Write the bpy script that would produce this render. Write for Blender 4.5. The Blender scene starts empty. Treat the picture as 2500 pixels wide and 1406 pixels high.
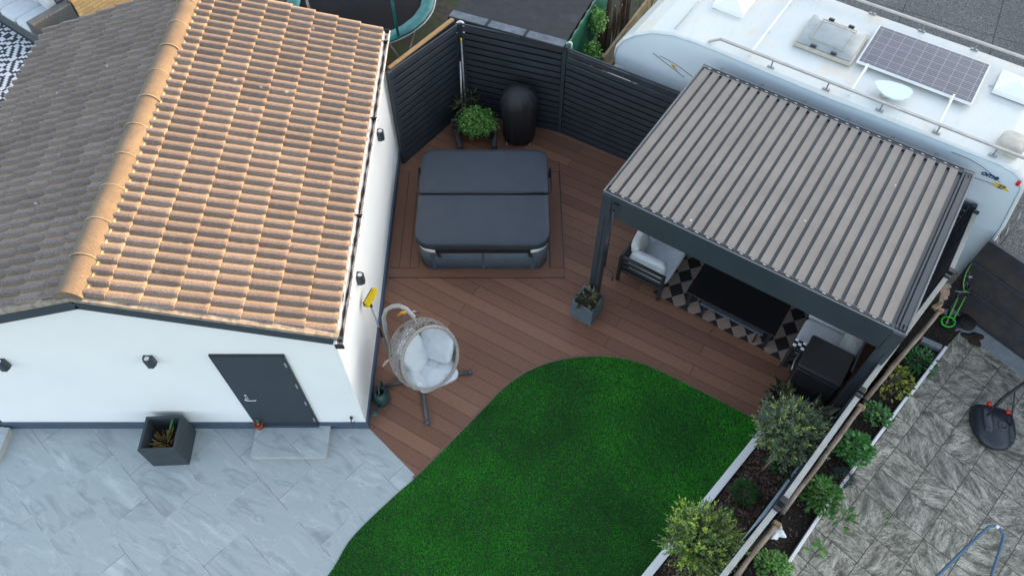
import bpy, math, random
import numpy as np
from mathutils import Vector, Matrix, noise as mnoise

S = bpy.context.scene
COL = S.collection
R = math.radians
# ------------------------------------------------------------------ camera
cam_d = bpy.data.cameras.new("camera")
cam = bpy.data.objects.new("camera", cam_d)
COL.objects.link(cam)
cam.location = (0, 0, 10.0)
cam.rotation_euler = (R(34.43), 0, 0)
cam_d.sensor_width = 36.0
cam_d.lens = 26.09
cam_d.clip_end = 2000
S.camera = cam
# ------------------------------------------------------------------ light
SUN_EL, SUN_AZ = 13.0, 65.0            # azimuth from +Y towards +X
world = bpy.data.worlds.new("World")
S.world = world
world.use_nodes = True
wn = world.node_tree
sky = wn.nodes.new('ShaderNodeTexSky')
sky.sky_type = 'NISHITA'
sky.sun_disc = False
sky.sun_elevation = R(SUN_EL)
sky.sun_rotation = R(SUN_AZ)
sky.altitude = 50
sky.dust_density = 1.6
hs = wn.nodes.new('ShaderNodeHueSaturation')
hs.inputs['Saturation'].default_value = 0.60
wn.links.new(sky.outputs[0], hs.inputs['Color'])
wn.links.new(hs.outputs[0], wn.nodes['Background'].inputs[0])
wn.nodes['Background'].inputs[1].default_value = 0.15
sd = bpy.data.lights.new("sun", 'SUN')
sd.energy = 2.75
sd.angle = R(0.53)
sd.color = (1.0, 0.57, 0.22)
sun = bpy.data.objects.new("sun", sd)
COL.objects.link(sun)
sv = Vector((math.sin(R(SUN_AZ)) * math.cos(R(SUN_EL)), math.cos(R(SUN_AZ)) * math.cos(R(SUN_EL)), math.sin(R(SUN_EL))))
sun.rotation_euler = sv.to_track_quat('Z', 'Y').to_euler()
sun.location = (20, 20, 20)
S.view_settings.view_transform = 'Standard'
S.view_settings.look = 'None'
S.view_settings.exposure = 2.05
S.view_settings.gamma = 1.0
S.render.film_transparent = False

# ------------------------------------------------------------------ helpers
rnd = random.Random(7)

def P(*a):
    return Vector(a)

class MB:
    """collects faces, then links them as one mesh object"""
    def __init__(s):
        s.v, s.f, s.t, s.sm = [], [], [], []
    def add(s, vs, fs, tone=0.0, smooth=False):
        o = len(s.v)
        s.v += [tuple(p) for p in vs]
        for f in fs:
            s.f.append(tuple(i + o for i in f)); s.t.append(tone); s.sm.append(smooth)
    def box(s, c, d, rz=0.0, mat=None, bevel=0.0, tone=0.0):
        """box with centre c, full size d"""
        x, y, z = d[0] / 2, d[1] / 2, d[2] / 2
        if bevel <= 0:
            vs = [(i, j, k) for k in (-z, z) for j in (-y, y) for i in (-x, x)]
            fs = [(0, 2, 3, 1), (4, 5, 7, 6), (0, 1, 5, 4), (2, 6, 7, 3), (0, 4, 6, 2), (1, 3, 7, 5)]
            sm = False
        else:
            b = min(bevel, x * .49, y * .49, z * .49)
            vs = []
            for k in (-z, z):
                for j in (-y, y):
                    for i in (-x, x):
                        sx, sy, sz = (1 if i > 0 else -1), (1 if j > 0 else -1), (1 if k > 0 else -1)
                        vs += [(i, j - sy * b, k - sz * b), (i - sx * b, j, k - sz * b), (i - sx * b, j - sy * b, k)]
            def q(i, a): return i * 3 + a
            fs = [(q(0, 2), q(2, 2), q(3, 2), q(1, 2)), (q(4, 2), q(5, 2), q(7, 2), q(6, 2)),
                  (q(0, 1), q(1, 1), q(5, 1), q(4, 1)), (q(2, 1), q(6, 1), q(7, 1), q(3, 1)),
                  (q(0, 0), q(4, 0), q(6, 0), q(2, 0)), (q(1, 0), q(3, 0), q(7, 0), q(5, 0))]
            for a, bb, ax in ((0, 1, (1, 2)), (2, 3, (1, 2)), (4, 5, (1, 2)), (6, 7, (1, 2)),
                              (0, 2, (0, 2)), (1, 3, (0, 2)), (4, 6, (0, 2)), (5, 7, (0, 2)),
                              (0, 4, (0, 1)), (1, 5, (0, 1)), (2, 6, (0, 1)), (3, 7, (0, 1))):
                fs.append((q(a, ax[0]), q(bb, ax[0]), q(bb, ax[1]), q(a, ax[1])))
            for i in range(8):
                fs.append((q(i, 0), q(i, 1), q(i, 2)))
            sm = False
        if mat is None:
            cs, sn = math.cos(rz), math.sin(rz)
            vs = [(c[0] + p[0] * cs - p[1] * sn, c[1] + p[0] * sn + p[1] * cs, c[2] + p[2]) for p in vs]
        else:
            vs = [tuple(mat @ Vector(p) + Vector(c)) for p in vs]
        s.add(vs, fs, tone, sm)
    def beam(s, a, b, w, h, up=(0, 0, 1), bevel=0.0, tone=0.0):
        a, b = Vector(a), Vector(b)
        d = b - a; L = d.length; d.normalize()
        y = Vector(up).cross(d)
        if y.length < 1e-4: y = Vector((0, 1, 0)).cross(d)
        y.normalize(); z = d.cross(y)
        m = Matrix((d, y, z)).transposed()
        s.box((a + b) / 2, (L, w, h), mat=m, bevel=bevel, tone=tone)
    def tube(s, pts, r, n=8, closed=False, caps=True, tone=0.0, flat=1.0):
        pts = [Vector(p) for p in pts]
        N = len(pts)
        rs = r if isinstance(r, (list, tuple)) else [r] * N
        vs, fs = [], []
        prev = None
        for i, p in enumerate(pts):
            if closed: d = pts[(i + 1) % N] - pts[i - 1]
            else: d = pts[min(i + 1, N - 1)] - pts[max(i - 1, 0)]
            if d.length < 1e-9: d = Vector((0, 0, 1))
            d.normalize()
            if prev is None:
                u = d.orthogonal().normalized()
            else:
                u = prev - d * prev.dot(d)
                if u.length < 1e-6: u = d.orthogonal()
                u.normalize()
            prev = u
            w = d.cross(u)
            for k in range(n):
                a = 2 * math.pi * k / n
                vs.append(p + u * (math.cos(a) * rs[i]) + w * (math.sin(a) * rs[i] * flat))
        for i in range(N if closed else N - 1):
            j = (i + 1) % N
            for k in range(n):
                fs.append((i * n + k, i * n + (k + 1) % n, j * n + (k + 1) % n, j * n + k))
        if caps and not closed:
            fs.append(tuple(range(n))[::-1]); fs.append(tuple((N - 1) * n + k for k in range(n)))
        s.add(vs, fs, tone, True)
    def lathe(s, prof, c=(0, 0, 0), n=24, sx=1.0, sy=1.0, rz=0.0, wob=None, smooth=True, cap=True):
        vs, fs = [], []
        for (r, z) in prof:
            for k in range(n):
                a = 2 * math.pi * k / n
                rr = r * (wob(a, z) if wob else 1)
                x, y = rr * math.cos(a) * sx, rr * math.sin(a) * sy
                vs.append((c[0] + x * math.cos(rz) - y * math.sin(rz), c[1] + x * math.sin(rz) + y * math.cos(rz), c[2] + z))
        for i in range(len(prof) - 1):
            for k in range(n):
                fs.append((i * n + k, i * n + (k + 1) % n, (i + 1) * n + (k + 1) % n, (i + 1) * n + k))
        if cap:
            fs.append(tuple(range(n))[::-1]); fs.append(tuple((len(prof) - 1) * n + k for k in range(n)))
        s.add(vs, fs, 0.0, smooth)
    def prism(s, poly, z0, z1, smooth=False):
        n = len(poly)
        vs = [(p[0], p[1], z0) for p in poly] + [(p[0], p[1], z1) for p in poly]
        fs = [tuple(range(n))[::-1], tuple(range(n, 2 * n))]
        fs += [(i, (i + 1) % n, (i + 1) % n + n, i + n) for i in range(n)]
        s.add(vs, fs, 0.0, smooth)
    def grid(s, fn, nu, nv, smooth=True, wrapu=False):
        vs = [fn(i / (nu if wrapu else nu - 1), j / (nv - 1)) for j in range(nv) for i in range(nu)]
        fs = []
        for j in range(nv - 1):
            for i in range(nu if wrapu else nu - 1):
                a, b = j * nu + i, j * nu + (i + 1) % nu
                fs.append((a, b, b + nu, a + nu))
        s.add(vs, fs, 0.0, smooth)
    def super(s, c, d, e=0.5, rot=None, n=20, m=12, puff=None):
        """superellipsoid cushion, full size d"""
        def sg(w, ex): return math.copysign(abs(w) ** ex, w)
        def fn(u, v):
            a = 2 * math.pi * u; b = -math.pi / 2 + math.pi * v
            x = sg(math.cos(b), e) * sg(math.cos(a), e) * d[0] / 2
            y = sg(math.cos(b), e) * sg(math.sin(a), e) * d[1] / 2
            z = sg(math.sin(b), e * 1.6 if e < .6 else e) * d[2] / 2
            p = Vector((x, y, z))
            if puff:
                q = mnoise.noise(Vector((x * 9 + c[0] * 3, y * 9, z * 3))) * puff
                p.z += q * (1 if z > 0 else 0)
            if rot is not None: p = rot @ p
            return tuple(p + Vector(c))
        s.grid(fn, n, m, True, True)
    def build(s, name, mat, parent=None, world=True, tone=False, autosmooth=None):
        me = bpy.data.meshes.new(name)
        vs = s.v
        if parent is not None and world:
            inv = wmat(parent).inverted()
            vs = [tuple(inv @ Vector(p)) for p in vs]
        me.from_pydata(vs, [], s.f)
        me.polygons.foreach_set('use_smooth', s.sm)
        if tone:
            at = me.attributes.new('tone', 'FLOAT', 'FACE')
            at.data.foreach_set('value', s.t)
        me.materials.append(mat)
        me.update()
        o = bpy.data.objects.new(name, me)
        COL.objects.link(o)
        if parent is not None: o.parent = parent
        return o

def wmat(o):
    m = o.matrix_basis.copy()
    return (wmat(o.parent) @ m) if o.parent else m

def tag(o, label=None, cat=None, group=None, kind=None):
    if label: o['label'] = label
    if cat: o['category'] = cat
    if group: o['group'] = group
    if kind: o['kind'] = kind
    return o

def thing(name, loc, label, cat, group=None, rz=0.0):
    o = bpy.data.objects.new(name, None)
    o.empty_display_size = 0.2
    COL.objects.link(o)
    o.location = loc; o.rotation_euler = (0, 0, rz)
    return tag(o, label, cat, group)

def copy_tree(o, parent=None):
    c = o.copy(); COL.objects.link(c)
    c.parent = parent
    for ch in [x for x in o.children]:
        copy_tree(ch, c)
    return c

# ------------------------------------------------------------------ materials
class NT:
    def __init__(s, name):
        s.m = bpy.data.materials.new(name); s.m.use_nodes = True
        s.t = s.m.node_tree; s.b = s.t.nodes['Principled BSDF']
    def n(s, typ, **kw):
        x = s.t.nodes.new(typ)
        for k, v in kw.items():
            if k in ('operation', 'blend_type', 'data_type', 'feature', 'distance', 'noise_dimensions', 'attribute_name', 'attribute_type', 'wave_type', 'bands_direction', 'offset', 'offset_frequency', 'squash', 'invert', 'interpolation', 'voronoi_dimensions', 'axis'):
                setattr(x, k, v)
            else:
                x.inputs[k].default_value = v
        return x
    def l(s, a, b): s.t.links.new(a, b)
    def pos(s): return s.n('ShaderNodeNewGeometry').outputs['Position']
    def obj(s): return s.n('ShaderNodeTexCoord').outputs['Object']
    def map(s, src, rot=(0, 0, 0), scale=(1, 1, 1), loc=(0, 0, 0)):
        m = s.n('ShaderNodeMapping'); m.inputs['Rotation'].default_value = rot
        m.inputs['Scale'].default_value = scale; m.inputs['Location'].default_value = loc
        s.l(src, m.inputs['Vector']); return m.outputs[0]
    def noise(s, src, scale, detail=4, rough=0.5, dist=0.0):
        x = s.n('ShaderNodeTexNoise', Scale=scale, Detail=detail, Roughness=rough, Distortion=dist)
        if src is not None: s.l(src, x.inputs['Vector'])
        return x.outputs['Fac']
    def vor(s, src, scale, feature='F1'):
        x = s.n('ShaderNodeTexVoronoi', feature=feature, Scale=scale); s.l(src, x.inputs['Vector']); return x
    def ramp(s, fac, stops, interp='LINEAR'):
        r = s.n('ShaderNodeValToRGB'); e = r.color_ramp.elements
        r.color_ramp.interpolation = interp
        while len(e) < len(stops): e.new(0.5)
        for i, (p, c) in enumerate(stops):
            e[i].position = p
            e[i].color = (c, c, c, 1) if isinstance(c, (int, float)) else (*c, 1)
        s.l(fac, r.inputs['Fac']); return r.outputs['Color']
    def mix(s, fac, a, b, mode='MIX'):
        x = s.n('ShaderNodeMix', data_type='RGBA', blend_type=mode)
        for v, i in ((fac, 0), (a, 6), (b, 7)):
            if isinstance(v, (int, float)): x.inputs[i].default_value = v if i == 0 else (v, v, v, 1)
            elif isinstance(v, tuple): x.inputs[i].default_value = (*v, 1)
            else: s.l(v, x.inputs[i])
        return x.outputs[2]
    def math(s, op, a, b=None, clamp=False):
        x = s.n('ShaderNodeMath', operation=op); x.use_clamp = clamp
        for i, v in enumerate((a, b)):
            if v is None: continue
            if isinstance(v, (int, float)): x.inputs[i].default_value = v
            else: s.l(v, x.inputs[i])
        return x.outputs[0]
    def col(s, c):
        if isinstance(c, tuple): s.b.inputs['Base Color'].default_value = (*c, 1)
        else: s.l(c, s.b.inputs['Base Color'])
    def rough(s, r):
        if isinstance(r, (int, float)): s.b.inputs['Roughness'].default_value = r
        else: s.l(r, s.b.inputs['Roughness'])
    def bump(s, h, strength=0.3, dist=0.01):
        b = s.n('ShaderNodeBump', Strength=strength, Distance=dist)
        s.l(h, b.inputs['Height']); s.l(b.outputs[0], s.b.inputs['Normal'])

def simple(name, c, rough=0.5, metal=0.0, var=0.12, scale=6.0, bump=0.0, bscale=60.0, spec=None, dirt=None):
    """a plain surface with mild tonal variation, optional fine bump and dirt specks"""
    m = NT(name); p = m.obj()
    f = m.noise(p, scale, 5, .6)
    lo = tuple(x * (1 - var) for x in c); hi = tuple(min(1, x * (1 + var)) for x in c)
    cc = m.ramp(f, [(0.3, lo), (0.7, hi)])
    if dirt:
        d = m.noise(p, dirt[1], 6, .7)
        cc = m.mix(m.ramp(d, [(dirt[2], 0.0), (dirt[2] + .12, dirt[3])]), cc, dirt[0])
    m.col(cc); m.rough(rough)
    m.b.inputs['Metallic'].default_value = metal
    if spec is not None: m.b.inputs['Specular IOR Level'].default_value = spec
    if bump: m.bump(m.noise(p, bscale, 4, .6), bump, 0.004)
    return m.m

M = {}
M['anthracite'] = simple('anthracite_metal', (0.030, 0.040, 0.050), 0.38, 0.0, .12, 3, dirt=((.09, .10, .11), 25, .6, .25))
M['black'] = simple('black_plastic', (0.012, 0.013, 0.015), 0.4, 0, .2)
M['blackmetal'] = simple('black_powder_coat', (0.016, 0.018, 0.021), 0.35, 0, .15)
M['fence'] = simple('fence_slats', (0.026, 0.034, 0.044), 0.5, 0, .18, 2.5, dirt=((.06, .07, .08), 18, .62, .3))
M['slateblue'] = simple('plinth_paint', (0.055, 0.085, 0.125), 0.6, 0, .12, 4, .2, 90, dirt=((.12, .14, .15), 14, .6, .35))
M['door'] = simple('door_paint', (0.026, 0.038, 0.050), 0.42, 0, .06, 2)
M['white'] = simple('white_paint', (0.80, 0.81, 0.80), 0.45, 0, .03, 5, dirt=((.45, .45, .4), 30, .66, .3))
M['chrome'] = simple('brushed_steel', (0.6, 0.6, 0.6), 0.25, 1.0, .05)
M['alu'] = simple('aluminium', (0.55, 0.56, 0.57), 0.4, .7, .1)
M['railalu'] = simple('dull_rail', (.42, .41, .39), .5, .2, .12)
M['galv'] = simple('galvanised_tube', (0.30, 0.31, 0.32), 0.45, .6, .2, 20)
M['cushion'] = simple('grey_cushion', (0.50, 0.54, 0.57), 0.9, 0, .07, 8, .35, 25)
M['cushion_dim'] = simple('pale_cushion', (0.52, 0.53, 0.52), 0.9, 0, .08, 8, .4, 18)
M['piping'] = simple('cushion_piping', (0.10, 0.13, 0.16), 0.8)
M['planter'] = simple('dark_planter', (0.034, 0.046, 0.054), 0.75, 0, .15, 8, .3, 120)
M['planter_blue'] = simple('slate_planter', (0.085, 0.11, 0.14), 0.6, 0, .12, 8, .2, 120)
M['soil'] = simple('potting_soil', (0.035, 0.024, 0.016), 0.95, 0, .5, 40, .9, 80)
M['terracotta'] = simple('red_plastic_pot', (0.42, 0.07, 0.03), 0.55)
M['teal'] = simple('teal_vinyl', (0.012, 0.15, 0.15), 0.5, 0, .35, 6, .3, 14)
M['greencan'] = simple('dark_green_plastic', (0.02, 0.06, 0.062), 0.3, 0, .2)
M['yellow'] = simple('yellow_bristles', (0.85, 0.62, 0.01), 0.8, 0, .2, 60, .9, 90)
M['orange'] = simple('yellow_plastic_grip', (0.80, 0.38, 0.02), 0.45)
M['lime'] = simple('lime_paint', (0.13, 0.45, 0.05), 0.4)
M['limegreen'] = simple('bright_green_plastic', (0.03, 0.42, 0.03), 0.4)
M['red'] = simple('red_plastic', (0.6, 0.02, 0.015), 0.4)
M['bluepaint'] = simple('blue_tube_paint', (0.055, 0.12, 0.19), 0.4, 0, .15, 12)
M['tarp'] = simple('green_tarp', (0.008, 0.10, 0.06), 0.5, 0, .4, 5, .8, 9)
M['rubber'] = simple('tyre_rubber', (0.012, 0.012, 0.013), 0.8)
M['cable'] = simple('pale_cord', (0.6, 0.58, 0.55), 0.7)

def m_render():
    m = NT('white_render'); p = m.pos()
    n1 = m.noise(p, 1.2, 4, .6)
    c = m.ramp(n1, [(.3, (.82, .84, .835)), (.7, (.86, .875, .865))])
    v = m.vor(p, 2.3); c = m.mix(m.ramp(v.outputs['Distance'], [(0.012, .8), (.02, 0.0)]), c, (.15, .15, .16))
    m.col(c); m.rough(.55); m.bump(m.noise(p, 140, 4, .7), .25, .002); return m.m
M['render'] = m_render()

def m_tile():
    m = NT('concrete_roof_tile'); p = m.pos()
    tl = m.n('ShaderNodeAttribute', attribute_name='tile').outputs['Fac']
    cr = m.n('ShaderNodeAttribute', attribute_name='crest').outputs['Fac']
    c = m.mix(cr, m.mix(tl, (.29, .225, .16), (.39, .305, .215)), m.mix(tl, (.17, .148, .14), (.26, .228, .212)))  # valleys tinted warm to imitate the sunlit band; roll tops stay grey
    gr = m.noise(p, 100, 3, .75)                      # granules
    c = m.mix(m.math('MULTIPLY', m.ramp(gr, [(.42, 0.0), (.58, 1.0)]), m.ramp(cr, [(0, .35), (.7, .9)])), c, (.07, .058, .058))
    g2 = m.noise(p, 110, 2, .6)
    c = m.mix(m.ramp(g2, [(.58, 0.0), (.66, .55)]), c, (.46, .40, .36))
    b = m.noise(p, 9, 5, .7)
    c = m.mix(m.ramp(b, [(.56, 0.0), (.72, .55)]), c, (.10, .085, .08))
    sp = m.noise(p, 24, 3, .8)
    c = m.mix(m.ramp(sp, [(.69, 0.0), (.74, .8)]), c, (.05, .045, .045))
    vo = m.vor(p, 3.4); pale = m.ramp(vo.outputs['Distance'], [(.075, .75), (.10, 0.0)])
    sel = m.ramp(m.noise(m.map(vo.outputs['Position'], scale=(3.1, 3.1, 3.1)), 2.0, 1), [(.55, 0.0), (.57, 1.0)])
    c = m.mix(m.math('MULTIPLY', pale, sel), c, (.50, .47, .44))
    m.col(c); m.rough(.85)
    m.bump(m.math('ADD', m.math('MULTIPLY', gr, .6), g2), .7, .006); return m.m
M['tile'] = m_tile()

def m_ridge():
    m = NT('ridge_tile_concrete'); p = m.pos()
    c = m.ramp(m.noise(p, 3, 5, .6), [(.3, (.15, .12, .085)), (.7, (.24, .19, .13))])
    g = m.noise(p, 95, 3, .7)
    c = m.mix(m.ramp(g, [(.44, 0.0), (.6, .75)]), c, (.085, .065, .05))
    sp = m.noise(p, 22, 3, .8)
    c = m.mix(m.ramp(sp, [(.66, 0.0), (.72, .8)]), c, (.06, .05, .05))
    c = m.mix(m.ramp(m.noise(p, 38, 3, .8), [(.70, 0.0), (.74, .9)]), c, (.75, .73, .68))
    m.col(c); m.rough(.9); m.bump(g, .6, .006); return m.m
M['ridge'] = m_ridge()
M['mortar'] = simple('verge_mortar', (.30, .26, .21), .95, 0, .35, 14, .8, 60, dirt=((.10, .09, .08), 12, .52, .7))
M['ridgeband'] = simple('ridge_collar', (.42, .34, .22), .9, 0, .2, 20, .4, 60)

def m_gutter():
    m = NT('stained_white_gutter'); p = m.pos()
    n = m.noise(m.map(p, scale=(9, 2.2, 9)), 3, 7, .75)
    c = m.mix(m.ramp(n, [(.56, 0.0), (.62, 1.0)]), (.80, .80, .78), (.03, .025, .02))
    m.col(c); m.rough(.5); return m.m
M['gutter'] = m_gutter()
M['gutter_clean'] = simple('white_upvc', (.78, .78, .77), .4, 0, .05, 6, dirt=((.12, .10, .08), 20, .60, .8))

def m_deck(name, rot, width=.205, loc=(0, 0, 0), bl=3.6, off=.37):
    m = NT(name); p = m.pos()
    q = m.map(p, rot=(0, 0, rot), loc=loc)
    br = m.n('ShaderNodeTexBrick', offset=off, offset_frequency=2, squash=1.0)
    for k, v in dict(Scale=1.0).items(): br.inputs[k].default_value = v
    br.inputs['Mortar Size'].default_value = .0035; br.inputs['Mortar Smooth'].default_value = .3
    br.inputs['Brick Width'].default_value = bl; br.inputs['Row Height'].default_value = width
    br.inputs['Color1'].default_value = (0, 0, 0, 1); br.inputs['Color2'].default_value = (1, 1, 1, 1)
    br.inputs['Mortar'].default_value = (0.5, 0.5, 0.5, 1); br.inputs['Bias'].default_value = 0
    m.l(q, br.inputs['Vector'])
    rv = br.outputs['Color']
    base = m.ramp(rv, [(0.0, (.150, .066, .036)), (.5, (.192, .085, .047)), (1.0, (.238, .112, .063))])
    # grain: stretched noise, offset per board
    sx = m.n('ShaderNodeSeparateXYZ'); m.l(q, sx.inputs[0])
    cx = m.n('ShaderNodeCombineXYZ')
    m.l(m.math('MULTIPLY', sx.outputs[0], 1.4), cx.inputs[0]); m.l(m.math('MULTIPLY', sx.outputs[1], 9.0), cx.inputs[1])
    m.l(m.math('MULTIPLY', rv, 37.0), cx.inputs[2])
    g = m.noise(cx.outputs[0], 2.0, 3, .5, 1.2)
    wv = m.math('SINE', m.math('MULTIPLY', g, 60.0))
    g2 = m.noise(m.map(cx.outputs[0], scale=(6, 9, 1)), 3.0, 3, .6)
    c = m.mix(m.ramp(wv, [(.0, 0.0), (1.0, .22)]), base, (.075, .036, .028))
    c = m.mix(m.ramp(g2, [(.45, 0.0), (.7, .30)]), c, (.23, .14, .105))
    big = m.noise(p, .55, 3, .6)
    c = m.mix(m.ramp(big, [(.35, 0.0), (.7, .22)]), c, (.21, .14, .115))
    c = m.mix(br.outputs['Fac'], c, (.016, .009, .007))
    m.col(c); m.rough(.62); m.b.inputs['Specular IOR Level'].default_value = .4
    m.bump(m.math('ADD', m.math('MULTIPLY', br.outputs['Fac'], -2.0), m.math('MULTIPLY', wv, .05)), .6, .004)
    return m.m
M['deck'] = m_deck('composite_decking', R(30.4), loc=(0.35, 0.06, 0))
M['deckborder'] = m_deck('border_decking', 0.0, 20, loc=(0, 9, 0), bl=90)

def m_patio():
    m = NT('porcelain_patio'); p = m.pos()
    q = m.map(p, rot=(0, 0, R(42.8)), loc=(.12, .31, 0))
    br = m.n('ShaderNodeTexBrick', offset=.5, offset_frequency=2, squash=1.0)
    br.inputs['Scale'].default_value = 1; br.inputs['Mortar Size'].default_value = .003
    br.inputs['Mortar Smooth'].default_value = .1; br.inputs['Brick Width'].default_value = .9
    br.inputs['Row Height'].default_value = .6
    br.inputs['Color1'].default_value = (0, 0, 0, 1); br.inputs['Color2'].default_value = (1, 1, 1, 1)
    m.l(q, br.inputs['Vector']); rv = br.outputs['Color']
    off = m.n('ShaderNodeCombineXYZ'); m.l(m.math('MULTIPLY', rv, 19), off.inputs[2])
    va = m.n('ShaderNodeVectorMath', operation='ADD'); m.l(q, va.inputs[0]); m.l(off.outputs[0], va.inputs[1])
    q2 = m.map(m.map(va.outputs[0], rot=(0, 0, R(-14))), scale=(1.0, 3.2, 1))
    v1 = m.noise(q2, 1.15, 6, .52, .9)
    c = m.ramp(v1, [(.30, (.25, .295, .305)), (.45, (.36, .41, .42)), (.55, (.335, .385, .395)), (.72, (.46, .515, .525))])
    v2 = m.noise(q2, 1.3, 5, .5, .8)
    c = m.mix(m.ramp(v2, [(.595, 0.0), (.607, .35), (.625, 0.0)]), c, (.58, .63, .65))
    v3 = m.noise(q2, .95, 5, .5, .6)
    c = m.mix(m.ramp(v3, [(.58, 0.0), (.62, .34), (.66, 0.0)]), c, (.14, .18, .20))
    c = m.mix(m.ramp(m.noise(p, 130, 2, .5), [(.3, .12), (.7, 0.0)]), c, (.25, .26, .27))
    jc = m.ramp(m.noise(p, 1.7, 3, .6), [(.45, (.44, .49, .51)), (.55, (.10, .12, .14))])
    c = m.mix(br.outputs['Fac'], c, jc)
    m.col(c); m.rough(.6); m.bump(m.math('MULTIPLY', br.outputs['Fac'], -1.0), .4, .003); return m.m
M['patio'] = m_patio()

def m_slate():
    m = NT('slate_effect_slabs'); p = m.pos()
    q = m.map(p, rot=(0, 0, R(45.5)), loc=(.0, .0, 0))
    br = m.n('ShaderNodeTexBrick', offset=0.0, offset_frequency=2, squash=1.0)
    br.inputs['Scale'].default_value = 1; br.inputs['Mortar Size'].default_value = .005
    br.inputs['Mortar Smooth'].default_value = .2; br.inputs['Brick Width'].default_value = .452
    br.inputs['Row Height'].default_value = .452
    br.inputs['Color1'].default_value = (0, 0, 0, 1); br.inputs['Color2'].default_value = (1, 1, 1, 1)
    m.l(q, br.inputs['Vector']); rv = br.outputs['Color']
    # rotate the grain per slab
    rt = m.n('ShaderNodeVectorRotate'); m.l(q, rt.inputs['Vector']); m.l(m.math('MULTIPLY', rv, 6.0), rt.inputs['Angle'])
    q2 = m.map(rt.outputs[0], scale=(1.0, 2.6, 1))
    a = m.noise(q2, 3.0, 8, .68, 1.0)
    c = m.ramp(a, [(.33, (.06, .058, .045)), (.43, (.20, .19, .15)), (.52, (.335, .318, .255)), (.66, (.53, .505, .42))])
    vn = m.noise(q2, 3.4, 5, .55, 2.0)
    c = m.mix(m.ramp(vn, [(.475, 0.0), (.50, .95), (.525, 0.0)]), c, (.035, .034, .028))
    vn2 = m.noise(q2, 2.2, 6, .6, 2.8)
    c = m.mix(m.ramp(vn2, [(.48, 0.0), (.50, .9), (.52, 0.0)]), c, (.04, .038, .032))
    c = m.mix(m.ramp(rv, [(0, .30), (.6, 0.0)]), c, (.13, .13, .125))
    c = m.mix(m.ramp(m.noise(p, 1.0, 4, .6), [(.58, 0.0), (.75, .35)]), c, (.17, .15, .10))
    c = m.mix(br.outputs['Fac'], c, (.022, .022, .02))
    m.col(c); m.rough(.7)
    m.bump(m.math('ADD', m.math('MULTIPLY', br.outputs['Fac'], -1.5), a), .5, .006); return m.m
M['slate'] = m_slate()

def m_ground(name, stops, scale, bump=.6, extra=None, rough=.95):
    m = NT(name); p = m.pos()
    c = m.ramp(m.noise(p, scale, 8, .75), stops)
    if extra:
        c = m.mix(m.ramp(m.noise(p, extra[1], 5, .6), [(extra[2], 0.0), (extra[2] + .15, extra[3])]), c, extra[0])
    m.col(c); m.rough(rough); m.bump(m.noise(p, scale * 3, 5, .7), bump, .015); return m.m
M['dirt'] = m_ground('dirt_and_weeds', [(.3, (.018, .014, .010)), (.5, (.045, .036, .026)), (.7, (.09, .07, .05))], 9, .8, ((.03, .055, .015), 1.3, .42, .8))
M['bedsoil'] = m_ground('bed_soil', [(.35, (.010, .008, .006)), (.55, (.030, .022, .016)), (.72, (.085, .065, .05))], 22, 1.0)
M['concrete'] = m_ground('concrete_strip', [(.3, (.20, .225, .235)), (.7, (.30, .33, .34))], 6, .3, ((.10, .11, .11), 9, .6, .5))
def m_asphalt():
    m = NT('exposed_aggregate_drive'); p = m.pos()
    c = m.ramp(m.noise(p, 46, 3, .8), [(.36, (.03, .03, .03)), (.5, (.13, .13, .125)), (.66, (.36, .35, .34))])
    c = m.mix(m.ramp(m.noise(p, .9, 4, .6), [(.4, .0), (.7, .45)]), c, (.10, .10, .10))
    br = m.n('ShaderNodeTexBrick', offset=0.0); br.inputs['Scale'].default_value = 1; br.inputs['Brick Width'].default_value = 2.4
    br.inputs['Row Height'].default_value = 1.9; br.inputs['Mortar Size'].default_value = .012
    m.l(m.map(p, rot=(0, 0, R(-62)), loc=(.2, .9, 0)), br.inputs['Vector'])
    c = m.mix(br.outputs['Fac'], c, (.06, .055, .05))
    m.col(c); m.rough(.9); m.bump(m.noise(p, 90, 3, .7), .8, .008); return m.m
M['asphalt'] = m_asphalt()
M['turfbase'] = m_ground('turf_backing', [(.3, (.006, .030, .006)), (.7, (.010, .055, .010))], 20, .4)

def m_tone(name, stops, rough=.6, trans=0.0, spec=.3, patch=None):
    """leafy material: colour by the face attribute 'tone'"""
    m = NT(name)
    t = m.n('ShaderNodeAttribute', attribute_name='tone').outputs['Fac']
    c = m.ramp(t, stops)
    if patch:
        c = m.mix(m.ramp(m.noise(m.pos(), patch[0], 4, .65), [(.42, 0.0), (.62, patch[2])]), c, patch[1])
    m.col(c); m.rough(rough); m.b.inputs['Specular IOR Level'].default_value = spec
    if trans:
        tr = m.n('ShaderNodeBsdfTranslucent'); mx = m.n('ShaderNodeMixShader'); mx.inputs[0].default_value = trans
        m.l(c, tr.inputs['Color']); m.l(m.b.outputs[0], mx.inputs[1]); m.l(tr.outputs[0], mx.inputs[2])
        m.l(mx.outputs[0], m.t.nodes['Material Output'].inputs['Surface'])
    return m.m
M['turf'] = m_tone('artificial_grass', [(0, (.046, .36, .018)), (.5, (.052, .41, .022)), (1, (.060, .45, .028))], .65, 0, .12, (2.0, (.016, .20, .012), .5))
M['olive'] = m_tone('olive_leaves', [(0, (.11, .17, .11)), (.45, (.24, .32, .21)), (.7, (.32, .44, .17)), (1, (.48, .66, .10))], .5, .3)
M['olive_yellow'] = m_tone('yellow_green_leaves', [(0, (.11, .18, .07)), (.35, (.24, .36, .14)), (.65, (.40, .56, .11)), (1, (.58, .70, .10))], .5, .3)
M['leaf'] = m_tone('green_leaves', [(0, (.025, .09, .03)), (.5, (.055, .20, .05)), (1, (.12, .36, .08))], .4, .15)
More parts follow.
